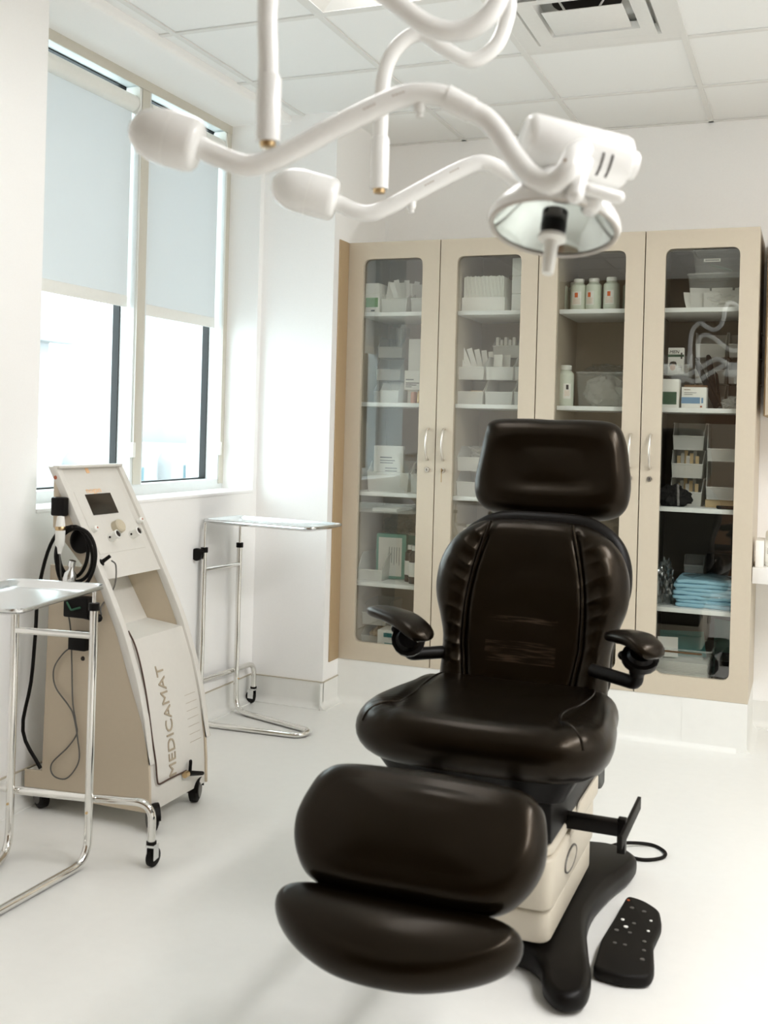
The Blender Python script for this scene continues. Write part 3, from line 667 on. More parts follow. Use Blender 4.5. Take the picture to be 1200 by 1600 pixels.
# --- third door
BX = [(-1.035, 5.05), (-.962, 5.04), (-.877, 5.02), (-1.128, 5.09), (-1.075, 5.16), (-.995, 5.19), (-.905, 5.20), (-.800, 5.09)]
BN = ['left of the three bottles in front', 'middle of the three bottles in front', 'right of the three bottles in front', 'leftmost bottle by the door frame', 'second row left bottle', 'second row middle bottle', 'second row right bottle', 'rightmost bottle by the door frame']
for k, (x, y) in enumerate(BX):
    am = A0+(-.1, -.42, -.15, -.7, 0, 0, 0, .3)[k]
    bottle('bottle', 'pale green bottle with orange marked label, '+BN[k]+', top shelf', (x, y, S1), .0365, .152, .019, 'bottle_plastic', 'plastic_white', 0, (am-.62, am+.62, .026, .090, ('orange_label', 'peach')), group='pale bottles on the top shelf')
bottle('bottle', 'large pale bottle at left of second shelf, third cabinet door', (-1.085, 5.04, S2), .040, .192, .022, 'bottle_plastic', 'plastic_white', 0, (A0+.0, A0+.9, .035, .105, ('ink', 'peach')))
def tub(label, x0, x1, y0, y1, z0, z1, lid=None, m='clear_plastic'):
    t = thing('storage_tub', label, 'storage tub', ((x0+x1)/2, (y0+y1)/2, z0), group='clear tubs'); s = .012; bm = B()
    A = rounded([(x0+s, y0+s), (x1-s, y0+s), (x1-s, y1-s), (x0+s, y1-s)], .02); C = rounded([(x0, y0), (x1, y0), (x1, y1), (x0, y1)], .02)
    lo = [bm.verts.new((*p, z0)) for p in A]; hi = [bm.verts.new((*p, z1)) for p in C]; n = len(A); bm.faces.new(lo)
    for i in range(n): bm.faces.new((lo[i], lo[(i+1) % n], hi[(i+1) % n], hi[i]))
    obj('tub_body', bm, m, t, W=True)
    bm = tube([(*p, z1) for p in rounded([(x0-.003, y0-.003), (x1+.003, y0-.003), (x1+.003, y1+.003), (x0-.003, y1+.003)], .02)], .004, 8, True); obj('rim', bm, 'thin_clear' if m == 'thin_clear' else 'clear_plastic', t, W=True)
    if lid: obj('lid', box(bx(x0+.006, x1-.006, y0+.006, y1-.006, z1+.004, z1+.008), x0+.04, x1-.04, y0+.02, y1-.02, z1+.008, z1+.016, .003), lid, t, W=True)
    return t
tub('clear tub full of plastic bags, second shelf, third cabinet door', -1.042, -.80, 5.06, 5.30, S2, S2+.16, m='thin_clear')
single('plastic_bag', 'bagged supplies filling the clear tub, second shelf, third cabinet door', 'plastic bag', crumple(.095, .09, .085, 5.5, .16), 'clear_plastic', (-.92, 5.18, S2+.004))
single('plastic_bag', 'crumpled bag piled on top of the clear tub, third cabinet door', 'plastic bag', crumple(.09, .08, .03, 6.5, .3), 'film', (-.92, 5.18, S2+.150))
carton('carton', 'orange and white box at the right end of second shelf, third door', -.793, -.735, 5.02, 5.15, S2, S2+.10, bands=((0, 1, .72, 1, 'orange_label', 'orange_band'),))
put_bin('clear bin behind the headrest, third shelf, third cabinet door', -.95, 5.02, S3, .16, .24, .15, .08)
carton('carton', 'grey white carton behind the headrest, third shelf, third cabinet door', -.86, -.78, 5.1, 5.3, S3, S3+.22)
# --- fourth door
tub('clear tub of white pouches on the top shelf, fourth cabinet door', -.535, -.27, 5.0, 5.30, S1, S1+.155, m='thin_clear')
for k in range(8): pouch('white pouch lying in the lower clear tub, fourth cabinet door', -.50+.026*k, 5.04+.015*(k % 3), S1+.006, .09, .075+.012*((k*5) % 3), .5, .5-.13*k, group='pouches in the lower tub')
single('paper_bundle', 'bundle of white packets at the bottom of the lower tub, fourth door', 'packets', crumple(.095, .095, .045, 12.5, .26, 4.5), 'paper', (-.40, 5.15, S1+.004))
t2 = tub('clear tub with black lid and white label, upper on top shelf, fourth door', -.520, -.285, 5.02, 5.28, S1+.161, S1+.262, lid='plastic_black', m='thin_clear')
obj('label_strip', bx(-.470, -.398, 5.0135, 5.0165, S1+.210, S1+.224), 'paper', t2, W=True)
ls = B(); [box(ls, -.462+.0045*k, -.459+.0045*k, 5.0128, 5.0136, S1+.2145, S1+.2195) for k in range(13)]; obj('label_print', ls, 'ink', t2, W=True)
single('instrument', 'green plastic strip inside the black lidded tub, fourth cabinet door', 'strip', bx(-.05, .05, -.004, .004, 0, .008, .002, M=Matrix.Rotation(.3, 4, 'Y')), 'green_print', (-.40, 5.06, S1+.185))
put_bin('bin holding the hair dye box, left of second shelf, fourth cabinet door', -.585, 5.07, S2+.150, .125, .18, .10, .05, m='thin_clear')
put_bin('lower bin under the hair dye box, second shelf, fourth cabinet door', -.585, 5.075, S2, .125, .18, .149, .06, m='thin_clear')
t = carton('hair_dye_box', 'box with a green band and the lettering MEN, fourth cabinet door', -.626, -.555, 5.11, 5.145, S2+.158, S2+.278, bands=((0, 1, .66, .75, 'green_print', 'green_band'), (.8, .9, .58, .82, 'ink', 'bottle_print'), (.64, .92, .30, .31, 'ink', 'print_line'), (.66, .9, .24, .26, 'ink', 'print_line'), (.66, .9, .18, .19, 'ink', 'print_line')))
tb = text_bm('MEN', .021, .0003, .042); tb.transform(Matrix.Translation((-.030, -.0012, .095)) @ Matrix.Rotation(PI/2, 4, 'X') @ Matrix(((1, .22, 0, 0), (0, 1, 0, 0), (0, 0, 1, 0), (0, 0, 0, 1)))); obj('lettering', tb, 'hair_print', t)
fc = prism([(.012*math.cos(a*PI/10)*1.05-.014, .016*math.sin(a*PI/10)+.032) for a in range(20)], -.0012, 0, 'Y'); obj('face_print', fc, 'skin_print', t)
hr = prism([(-.030, .036), (-.029, .048), (-.023, .056), (-.010, .059), (.001, .056), (.004, .046), (.001, .034), (-.001, .042), (-.008, .046), (-.018, .045), (-.026, .041), (-.027, .034)], -.0018, -.0012, 'Y'); obj('hair_print', hr, 'hair_print', t)
ey = B(); box(ey, -.022, -.016, -.0018, -.0012, .033, .0345); box(ey, -.011, -.005, -.0018, -.0012, .033, .0345); box(ey, -.017, -.010, -.0018, -.0012, .0235, .0245); obj('features_print', ey, 'hair_print', t)
carton('carton', 'white box with a dark green lower panel, second shelf, fourth cabinet door', -.638, -.560, 4.99, 5.07, S2, S2+.128, bands=((.02, .88, .12, .56, 'green_print', 'green_panel'),))
cb = carton('carton', 'open white box with a blue band, second shelf, fourth cabinet door', -.548, -.441, 4.99, 5.07, S2, S2+.094, bands=((0, .75, .22, .52, 'paper_blue', 'blue_band'), (.8, .88, .24, .5, 'paper_blue', 'blue_mark'), (.1, .35, .86, .89, 'card_brown', 'print_line'), (.1, .6, .72, .74, 'ink', 'print_line'), (.1, .45, .64, .66, 'ink', 'print_line'), (.76, .84, .04, .12, 'orange_dot', 'red_mark')), lid=False)
obj('open_flap', prism([(-.053, .094), (.053, .094), (.05, .106), (-.05, .108)], .074, .077, 'Y'), 'card_brown', cb)
def clamp(label, x, tilt, L):
    t = thing('strap_clamp', label, 'clamp', (x, 5.075, S2), 0)
    M = Matrix.Rotation(tilt, 4, 'Y')
    b = prism(rounded([(-.012, .004), (.012, .004), (.015, L*.5), (.014, L*.92), (.006, L), (-.008, L), (-.012, L*.9), (-.014, L*.5)], .01), -.008, .008, 'Y', .003); b.transform(M); obj('jaw', b, 'cloth_black', t)
    h = prism(rounded([(.014, .01), (.026, .01), (.03, L*.62), (.018, L*.7)], .006), -.006, .006, 'Y', .002); h.transform(M); obj('handle', h, 'cloth_black', t); return t
clamp('black strap leaning left, front of the crossed pair, fourth cabinet door', -.400, -.42, .235); clamp('black strap standing nearly upright, second shelf, fourth cabinet door', -.408, -.16, .25).location.y = 5.105
for k in range(3):
    put_bin(('lowest', 'middle', 'topmost')[k]+' clear bin of the left stack, second shelf, fourth cabinet door', -.443, 5.16, S2+k*.1195, .14, .19, .118, .062)
    put_bin(('lowest', 'middle', 'topmost')[k]+' clear bin of the right stack, second shelf, fourth cabinet door', -.297, 5.16, S2+k*.1195, .14, .19, .118, .062)
single('plastic_bag', 'crumpled clear plastic at right end of second shelf, fourth door', 'plastic bag', crumple(.04, .03, .028, 2.2, .4), 'clear_plastic', (-.335, 5.06, S2))
for k in range(3): put_bin(('lowest', 'middle', 'topmost')[k]+' bin of the three high stack, third shelf, fourth cabinet door', -.525, (5.06, 5.08, 5.11)[k], S3+k*.1265, .145, .22, .125, .066)
for k in range(2): put_bin(('lower', 'upper')[k]+' bin of the two high stack, third shelf, fourth cabinet door', -.368, 5.05, S3+.035+k*.172, .148, .24, .170, .058)
carton('carton', 'low tan box under the right bins, third shelf, fourth cabinet door', -.440, -.30, 5.06, 5.29, S3, S3+.0345, m='gauze', lid=False)
for z in (0, 1):
    for k in range(7): pouch('thin wrapped piece in the '+('lowest', 'middle')[z]+' bin of the three high stack', -.575+k*.016, 5.11+.02*(k % 3), S3+.005+z*.1265, .016, .095+.012*(k % 3), .15, -.5+.15*k, 'clear_plastic' if k % 2 else 'gauze', ('lowest', 'middle')[z]+' bin pieces')
single('black_pouch', 'black fabric pouch at left of third shelf, fourth cabinet door', 'pouch', crumple(.068, .03, .052, 8.1, .35, 2.2), 'cloth_black', (-.572, 5.01, S3))
single('black_card_case', 'flat black case at right edge of third shelf, fourth cabinet door', 'case', bx(-.05, .05, -.03, .03, 0, .012, .003), 'cloth_black', (-.335, 5.0, S3), .15)
# drape pack: folded sheets in film
t = thing('drape_pack', 'blue folded drapes in clear film, fourth shelf, fourth cabinet door', 'drape pack', (-.42, 5.10, S4))
for k in range(7):
    z = S4+.001+k*.0175; wob = .006*math.sin(k*2.1); bm = prism(rounded([(-.565+wob+.004*abs(k-3), 4.985+wob), (-.27, 4.985-wob), (-.27, 5.25), (-.565+wob+.004*abs(k-3), 5.25)], .02), z, z+.017, 'Z', .007, 3)
    bmesh.ops.subdivide_edges(bm, edges=[e for e in bm.edges if e.calc_length() > .1], cuts=8)
    for v in bm.verts: v.co += Vector((0, .006*noise.noise(v.co*40), .005*noise.noise(v.co*22+Vector((k, 0, 0)))))
    obj('folded_sheet', bm, 'drape_blue', t, W=True)
bm = crumple(.155, .125, .078, 4.4, .10, 3.5); bm.transform(Matrix.Translation((-.415, 5.115, S4+.0005))); obj('film_wrap', bm, 'film', t, W=True)
single('plastic_bag', 'tall crumpled clear bag beside the blue drapes, fourth cabinet door', 'plastic bag', crumple(.040, .05, .105, 7.7, .34), 'film', (-.605, 5.04, S4))
carton('carton', 'small black box behind the blue drapes, fourth cabinet door', -.445, -.32, 5.27, 5.34, S4, S4+.215, m='plastic_black')
put_bin('small clear bin behind the blue drapes, fourth cabinet door', -.50, 5.25, S4+.0005, .09, .10, .20, .16, m='thin_clear')
t3 = tub('clear latched tub of papers at the bottom of the fourth cabinet door', -.645, -.392, 4.99, 5.28, S5, S5+.165, m='thin_clear')
obj('latch', bx(-.640, -.425, 4.9865, 4.9915, S5+.128, S5+.15, .002), 'thin_clear', t3, W=True); obj('latch_bar', bx(-.642, -.43, 4.984, 4.987, S5+.150, S5+.158), 'card_brown', t3, W=True)
for k in range(14): single('paper_sheet', 'white printed sheet stacked in the bottom tub, fourth cabinet door', 'paper', bx(-.112, .112, 0, .25, 0, .0065, .001), 'paper', (-.519+.002*math.sin(k*1.7), 5.004, S5+.004+.0074*k), 0, 'sheets in the bottom tub')
pouch('white card poking out of the bottom tub, fourth cabinet door', -.585, 5.06, S5+.115, .09, .085, .3, .2, group=None, name='paper_card', cat='paper')
pouch('green folder edge standing behind the bottom tub, fourth cabinet door', -.37, 5.31, S5, .10, .26, .05, -.5, 'mint', None, 'folder', 'folder')
pouch('teal wrapped sheet lying across the bottom tub, fourth cabinet door', -.52, 5.12, S5+.112, .20, .10, .9, .25, 'teal_print', None, 'wrapped_sheet', 'sheet')
carton('carton', 'dark box beside the bottom tub, fourth cabinet door', -.378, -.30, 5.05, 5.25, S5, S5+.12, m='plastic_black')

# ------------------------------------------------------------------ counter on the right
t = thing('counter', 'white floating counter at the right edge beside the tall cabinet', 'counter', (.55, 5.15, .727))
obj('worktop', bx(-.226, XR-.002, 4.93, 5.379, .727, .797, .004), 'white_enamel', t, W=True)
obj('support', bx(.55, 1.975, 4.97, 5.378, .13, .7265), 'laminate', t, W=True)
t = thing('wall_cabinet', 'beige wall cabinet at the right edge above the counter', 'cabinet', (.5, 5.18, 1.45))
obj('carcass', bx(-.200, 1.975, 4.990, 5.378, 1.452, 2.263), 'laminate_edge', t, W=True)
obj('door', bx(-.193, .50, 4.966, 4.987, 1.455, 2.26, .001), 'laminate', t, W=True); obj('door', bx(.505, 1.97, 4.966, 4.987, 1.455, 2.26, .001), 'laminate', t, W=True)
carton('carton', 'white box standing on the counter beside the tall cabinet', -.215, -.182, 4.95, 5.12, .7975, .91, cat='box')
bottle('bottle', 'white labelled bottle with black pump cap on the counter', (-.128, 5.02, .7975), .05, .19, .026, 'plastic_white', 'plastic_black', 0, (A0-1.3, A0+1.3, .02, .115, ('peach', 'ink')))

# ================================================================== the examination chair (local: x across, y depth, front at -y)
CH = thing('examination_chair', 'black leather power examination chair in the middle of the room', 'exam chair', (-.775, 2.95, 0))
R_ = math.radians
def gauss(x, s): return math.exp(-(x/s)**2)
# base
half = [(0, -.27), (.13, -.285), (.19, -.34), (.215, -.41), (.262, -.45), (.312, -.42), (.315, -.34), (.285, -.22), (.255, -.08), (.25, .06), (.272, .22), (.305, .36), (.30, .46), (.22, .53), (.13, .52), (0, .49)]
pts = [tuple(p)[:2] for p in smooth_path([(x, y, 0) for x, y in sym(half)], 4, True)]
bm = prism(pts, .004, .070, 'Z', .022, 4)
for v in bm.verts:
    if v.co.z > .03: v.co.z += .03*max(0, 1-(v.co.x/.26)**2)*max(0, 1-(v.co.y/.42)**2) - .018*max(0, -v.co.y-.28)/.17 - .012*max(0, v.co.y-.34)/.19
base = obj('base', bm, 'plastic_black', CH)
# lift column covers
def rbox(x, y0, y1, z0, z1, r=.04, bev=.008): return prism(rounded([(-x, y0), (x, y0), (x, y1), (-x, y1)], r, 6), z0, z1, 'Z', bev, 3)
cc = obj('column_cover', rbox(.200, -.305, .26, .088, .168), 'column_beige', CH, label='white lower cover of the lift column')
cu = obj('column_cover', rbox(.206, -.315, .265, .172, .300), 'column_beige', CH, label='white middle cover of the lift column')
cv = obj('column_cover', rbox(.200, -.300, .30, .300, .330), 'column_beige', CH, label='white upper cover of the lift column')
# stepped lip low on the upper cover's right side
lp = prism(rounded([(-.10, .285), (.30, .285), (.30, .34), (.03, .34), (-.02, .305), (-.10, .305)], .012), .200, .2075, 'X', .002)
obj('cover_lip', lp, 'column_beige', cv)
bd = tube([(.2075, -.085+.070*math.cos(a*PI/16), .228+.028*math.sin(a*PI/16)) for a in range(32)], .0028, 8, True); obj('badge_ring', bd, 'rubber_grey', cu)
bdm = prism([(-.085+.068*math.cos(a*PI/16), .228+.026*math.sin(a*PI/16)) for a in range(32)], .2055, .2085, 'X'); obj('badge', bdm, 'column_beige', cu)
# carriage and seat pan
bm = B(); join(bm, prism(rounded([(-.30, .331), (.30, .331), (.40, .26), (.46, .26), (.46, .33), (.34, .46), (-.30, .46)], .02), -.20, .20, 'X', .01)); obj('carriage', bm, 'plastic_black', CH)
bm = prism(rounded([(-.27, -.36), (.27, -.36), (.27, .2), (-.27, .2)], .06), .44, .535, 'Z', .015)
for v in bm.verts:
    if v.co.z < .48: v.co.x *= .86; v.co.y = v.co.y*.9
obj('seat_pan', bm, 'plastic_black', CH)
# seat
def seat_disp(u, v):
    # dished middle between the raised side bolsters, puckers at the front corners
    s = abs(u); d = -.016*gauss(u, .20)*gauss(v+.10, .22)
    seam = .21+.05*(v+.4)
    d -= .006*gauss(s-seam, .010)
    d += .0022*math.sin(230*(v+.5*s)+2*math.sin(30*s))*gauss(s-.26, .05)*gauss(v+.33, .09)
    return d
so = sym([(0, -.425), (.16, -.42), (.25, -.40), (.315, -.34), (.335, -.25), (.325, -.12), (.305, .0), (.29, .10), (.22, .15), (0, .16)])
from mathutils.bvhtree import BVHTree
sbm = cushion(so, .142, 0, .574, 0, .014, seat_disp, 26, 8, rim=.066); stree = BVHTree.FromBMesh(sbm)
seat = obj('seat', sbm, 'leather', CH, deg=60)
def seat_top(u, v): return .568+.0775+.012+seat_disp(u, v)+.0
def drop(x, y):
    h = stree.ray_cast(Vector((x, y, 1)), Vector((0, 0, -1))); return (h[0]+h[1]*.001) if h[0] else None
sp = [p for p in smooth_path([(.300, -.385, 0), (.262, -.335, 0), (.212, -.285, 0), (.205, -.20, 0), (.222, -.10, 0), (.232, .02, 0), (.225, .10, 0)], 8)]
for s in (-1, 1):
    L = [q for q in (drop(s*p.x, p.y) for p in sp) if q]
    obj('piping', tube(L, .0040, 8), 'leather', seat)
# backrest: plane through y .10, z .62 tilted 75 degrees
AB = R_(75)
def seam_x(v): return .120+.055*math.sin(min(max((.50-v)/.30, 0), 1)*PI/2)-.02*max(0, .12-v)/.12
def back_disp(u, v):
    s = abs(u); sx_ = seam_x(v); d = -.010*gauss(s-sx_, .011)
    d += .012*gauss(s-(sx_+.06), .05)                                   # bolster roll
    env = gauss(s-(sx_+.036), .030)*(1 if v > .05 else .3)
    ph = 128*(v-.35*s)+2.6*noise.noise(Vector((u*9, v*7, 1.3)))
    d += .0062*env*(1-2*abs(math.sin(ph*.5))**.8)*(.6+.7*noise.noise(Vector((u*4, v*14, 7.7))))
    d += -.012*gauss(u, .14)*gauss(v-.30, .25)+.003*noise.noise(Vector((u*9, v*9, 0)))
    return d
bo = sym([(0, -.06), (.18, -.06), (.243, -.02), (.250, .06), (.252, .13), (.268, .19), (.288, .25), (.294, .30), (.288, .36), (.262, .42), (.215, .465), (.14, .498), (0, .505)])
back = obj('backrest', cushion(bo, .125, .10+.06, .62-.02, AB, .008, back_disp, 56, 16, rim=.055), 'leather_worn', CH, deg=70)
def on_back(u, v, lift=.0):
    h = .0625+.006+back_disp(u, v)+lift; return (u, .16+v*math.cos(AB)-h*math.sin(AB), .60+v*math.sin(AB)+h*math.cos(AB))
for s in (-1, 1): obj('piping', tube([on_back(s*seam_x(v), v, .004) for v in [.485-.012*k for k in range(43)]], .0042, 8), 'leather', back)
obj('backrest_shell', cushion([(x*.98, y) for x, y in bo], .05, .10+.06+.085, .62-.02+.02, AB, 0), 'plastic_black', CH)
# headrest
AH = R_(78)
def head_disp(u, v): 
    f = ((abs(u)/.165)**4+(abs(v-.002)/.085)**4)**.25; t_ = min(max((f-.62)/.65, 0), 1); return -.023*(1-t_*t_*(3-2*t_))
ho = [(-.21, .152), (-.10, .160), (0, .158), (.10, .160), (.19, .150), (.226, .10), (.243, .02), (.252, -.06), (.238, -.125), (.19, -.158), (.08, -.170), (0, -.170), (-.08, -.168), (-.19, -.152), (-.240, -.118), (-.254, -.055), (-.244, .03), (-.232, .11)]
head = obj('headrest', cushion(ho, .115, .44+.055, 1.242, AH, .02, head_disp, 26, 8, rim=.055), 'leather', CH, deg=70)
bm = B()
for s in (-1, 1): tube([(s*.06, .40, .95), (s*.06, .50, 1.22)], .009, 10, bm=bm)
obj('headrest_post', bm, 'chrome', CH)
# leg rest and foot rest
lo_ = sym([(0, -.145), (.14, -.142), (.215, -.125), (.262, -.075), (.284, -.01), (.276, .06), (.252, .112), (.19, .138), (0, .146)])
def leg_disp(u, v): return .003*noise.noise(Vector((u*7, v*9, 3)))+.0035*gauss(v-.075+.05*u, .018)*gauss(u-.04, .10)
obj('leg_rest', cushion(lo_, .115, -.705-.03, .495-.022, R_(45), .02, leg_disp, 22, 8, rim=.052), 'leather', CH, deg=70)
fo = sym([(0, -.17), (.09, -.160), (.17, -.125), (.235, -.075), (.268, -.025), (.262, .018), (.21, .043), (.10, .05), (0, .052)])
obj('foot_rest', cushion([(x, y*.92) for x, y in fo], .085, -.85, .338, R_(20), .014, None, 16, 8, rim=.036), 'leather', CH, deg=70)
bm = B()
for s in (-1, 1): box(bm, s*.11-.018, s*.11+.018, -.78, -.20, .40, .43, .004, M=Matrix.Translation((0, 0, 0)))
obj('leg_rest_arm', bm, 'plastic_black', CH)
bm = B()
for s in (-1, 1): tube([(s*.09, -.72, .41), (s*.09, -.82, .31)], .012, 10, bm=bm)
obj('foot_rest_bracket', bm, 'plastic_black', CH)
# armrests
def armrest(tip, heel, post, bar_to, label):
    a = Vector(tip); b = Vector(heel); L = (b-a).length; ax = (b-a).normalized(); sd = Vector((0, 0, 1)).cross(ax).normalized()
    bm = B(); rows = []; n = 14; m = 16
    for k in range(n+1):
        u = k/n; wd = .030+.020*math.sin(PI*min(1, u*.62+.12)); th = .017+.005*u; e = math.sqrt(max(.02, 1-(2*u-1)**8)); z = .010*math.sin(PI*u)-.020*max(0, u-.62)**1.3/.3
        c = a+ax*(L*u)+Vector((0, 0, z)); rows.append([bm.verts.new(c+sd*(wd*e*math.copysign(abs(math.cos(t))**.7, math.cos(t)))+Vector((0, 0, th*e*math.copysign(abs(math.sin(t))**.8, math.sin(t))))) for t in [2*PI*q/m for q in range(m)]])
    for p, q in zip(rows, rows[1:]):
        for i in range(m): bm.faces.new((p[i], p[(i+1) % m], q[(i+1) % m], q[i]))
    bm.faces.new(rows[0]); bm.faces.new(rows[-1])
    o = obj('armrest', bm, 'leather', CH, W=True, label=label)
    px, py, pz = post; top = a*.33+b*.67; top.z -= .022
    g = B(); lathe([(0, 0), (.021, 0), (.023, .05), (.030, .075), (.048, top.z-pz-.02), (.05, top.z-pz), (0, top.z-pz)], (px, py, pz), (top.x-px, top.y-py, top.z-pz), 16, bm=g)
    obj('tilt_bracket', g, 'plastic_black', o, W=True)
    g = B(); capsule((px-.035, py-.02, pz+.045), (px+.02, py, pz+.04), .014).to_mesh(bpy.data.meshes.new('x')); join(g, capsule((px-.036, py-.02, pz+.048), (px, py, pz+.045), .013)); join(g, capsule((px-.05, py-.02, pz+.085), (px, py, pz+.085), .007)); obj('knob', g, 'plastic_black', o, W=True)
    g = tube(fillet([(px, py, pz+.012), (px, py, pz-.028), bar_to], .018, 5), .019, 12); obj('arm_bar', g, 'plastic_black', o, W=True)
armrest((-1.215, 3.01, .812), (-.985, 2.86, .788), (-1.098, 3.02, .715), (-.98, 3.12, .690), 'armrest on the window side')
armrest((-.505, 3.02, .800), (-.362, 2.90, .798), (-.425, 2.98, .712), (-.56, 3.06, .690), 'armrest on the counter side')
# side rail socket
bm = B(); box(bm, .17, .335, -.115, -.078, .315, .352, .004); box(bm, .330, .352, -.11, -.082, .27, .36, .003); obj('accessory_arm', bm, 'plastic_black', CH)
obj('accessory_rail', bx(.348, .358, -.20, .125, .315, .350, .002), 'rubber', CH)
# foot control
t = thing('foot_control', 'flat black foot control with grey button marks on the floor by the chair base', 'foot control', (-.41, 2.93, 0))
fp = rounded([(-.474, 2.70), (-.400, 2.688), (-.337, 2.712), (-.330, 2.755), (-.352, 2.90), (-.345, 3.02), (-.362, 3.105), (-.41, 3.15), (-.462, 3.165), (-.470, 3.02), (-.482, 2.86)], .022, 4)
f = obj('housing', prism(fp, .002, .034, 'Z', .010, 3), 'rubber', t, W=True)
for x, y, m, rr in [(-.435, 3.08, 'rubber_grey', .006), (-.40, 3.07, 'rubber_grey', .006), (-.375, 3.02, 'plastic_white', .004), (-.447, 2.995, 'plastic_white', .005), (-.415, 2.985, 'rubber_grey', .005), (-.432, 2.955, 'plastic_white', .006), (-.452, 2.925, 'rubber_grey', .006), (-.417, 2.925, 'rubber_grey', .005), (-.373, 2.955, 'plastic_white', .004), (-.374, 2.89, 'rubber_grey', .005), (-.444, 2.85, 'rubber_grey', .005), (-.418, 2.85, 'rubber_grey', .005), (-.368, 2.84, 'rubber_grey', .005), (-.365, 2.79, 'rubber_grey', .006)]:
    obj('button', lathe([(0, .0335), (rr, .0335), (rr, .036), (0, .0365)], (x, y, 0), seg=12), m, f, W=True)
obj('indicator', lathe([(0, .03), (.004, .03), (.004, .0365), (0, .037)], (-.452, 3.125, 0), seg=10), 'orange_dot', f, W=True)
cb = smooth_path([(-.600, 3.50, .03), (-.585, 3.55, .009), (-.54, 3.535, .006), (-.47, 3.515, .006), (-.415, 3.555, .006), (-.41, 3.61, .006), (-.46, 3.655, .006), (-.54, 3.605, .016), (-.60, 3.545, .012), (-.68, 3.55, .007), (-.80, 3.55, .006)], 8)
o = single('power_cable', 'black cable looped on the floor behind the chair base', 'cable', tube([(p.x+.55, p.y-3.55, p.z) for p in cb], .0055, 10), 'rubber', (-.55, 3.55, 0))

# ================================================================== the electrotherapy console
MC = thing('therapy_console', 'grey white wheeled medical console with a leaning front in the left corner', 'medical device', (-2.24, 3.235, 0))
ARC = [(.06, -1.997), (.15, -2.000), (.224, -2.006), (.36, -2.028), (.50, -2.066), (.65, -2.122), (.79, -2.192), (.93, -2.270), (1.06, -2.342), (1.19, -2.417)]
def arc(z):
    for (z0, x0), (z1, x1) in zip(ARC, ARC[1:]):
        if z <= z1: return x0+(x1-x0)*(z-z0)/(z1-z0)
    return ARC[-1][1]+(z-1.19)*-.6
zs = [.06+.03*k for k in range(38)]
def side_prof(inset, z0, z1): return [(arc(z)-inset, z) for z in [z0+(z1-z0)*k/26 for k in range(27)]]
Y0, Y1 = 3.05, 3.42
back_edge = [(-2.428, 1.192), (-2.425, .985), (-2.30, .862), (-2.305, .855), (-2.432, .855), (-2.445, .14), (-2.518, .135), (-2.518, .06)]
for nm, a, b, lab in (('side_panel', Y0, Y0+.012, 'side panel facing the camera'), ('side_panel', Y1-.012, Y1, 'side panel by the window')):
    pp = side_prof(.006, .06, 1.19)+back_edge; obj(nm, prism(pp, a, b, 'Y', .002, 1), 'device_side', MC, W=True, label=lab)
    # raised curved rail along the front edge
    rl = side_prof(0, .22, 1.192)+[(arc(z)-.001-.032*min(1, (z-.22)/.28), z) for z in [1.192-(1.192-.22)*k/26 for k in range(27)]]; obj('front_rail', prism(rl, a-.002, b+.014, 'Y', .003, 2), 'device_body', MC, W=True)
lowz = .615
pp = side_prof(.010, .06, lowz)+[(-2.27, .632), (-2.385, .820), (-2.43, .825), (-2.44, .14), (-2.51, .135), (-2.51, .06)]
lower = obj('lower_housing', prism(pp, Y0+.012, Y1-.012, 'Y', .004), 'device_body', MC, W=True)
pp = side_prof(.012, .815, 1.188)+[(-2.424, 1.188), (-2.421, 1.00), (-2.36, .93)]
hd = obj('control_head', prism(pp, Y0+.012, Y1-.012, 'Y', .003), 'device_body', MC, W=True)
obj('top_ledge', bx(-2.432, -2.405, Y0, Y1, 1.186, 1.196, .003), 'device_body', MC, W=True)
# things mounted on the sloping panel: point from (y, z) with lift along the outward normal
def on_front(y, z, lift=0., ins=.012):
    dx = (arc(z+.01)-arc(z-.01))/.02; n = Vector((1, 0, -dx)).normalized(); return Vector((arc(z)-ins, y, z))+n*lift, n, Vector((dx, 0, 1)).normalized()
def patch(y0, y1, z0, z1, lift, m, name, parent, n=6, th=.0015, ins=.012):
    bm = B(); R = []
    for k in range(n+1):
        z = z0+(z1-z0)*k/n; p, nn, _ = on_front(0, z, lift, ins); q = p-nn*(th+.001)
        R.append([bm.verts.new((p.x, y0, p.z)), bm.verts.new((p.x, y1, p.z)), bm.verts.new((q.x, y1, q.z)), bm.verts.new((q.x, y0, q.z))])
    for a, b in zip(R, R[1:]):
        for i in range(4): bm.faces.new((a[i], a[(i+1) % 4], b[(i+1) % 4], b[i]))
    bm.faces.new(R[0]); bm.faces.new(R[-1]); return obj(name, bm, m, parent, W=True)
patch(3.098, 3.372, .895, 1.105, .0015, 'device_body', 'control_panel', hd)
patch(3.150, 3.295, 1.022, 1.092, .004, 'screen', 'display_screen', hd)
def knob(y, z, prof, m, name):
    p, n, _ = on_front(y, z, .002); return obj(name, lathe(prof, p, n, 24), m, hd, W=True)
knob(3.245, .972, [(0, 0), (.026, 0), (.025, .022), (.020, .027), (0, .027)], 'knob_beige', 'dial_knob')
for y, z in ((3.190, .942), (3.318, .942)):
    k = knob(y, z, [(0, 0), (.0155, 0), (.0155, .036), (.0125, .038), (.0125, .024), (0, .024)], 'plastic_white', 'connector_socket')
    p, n, _ = on_front(y, z, .027); obj('socket_opening', lathe([(0, 0), (.0122, 0), (.0122, .009), (0, .009)], p, n, 18), 'gap_dark', k, W=True)
    p, n, _ = on_front(y-.0145, z, .012); obj('latch_mark', lathe([(0, -.002), (.004, -.002), (.004, .002), (0, .002)], p, (0, -1, 0), 12), 'gap_dark', k, W=True)
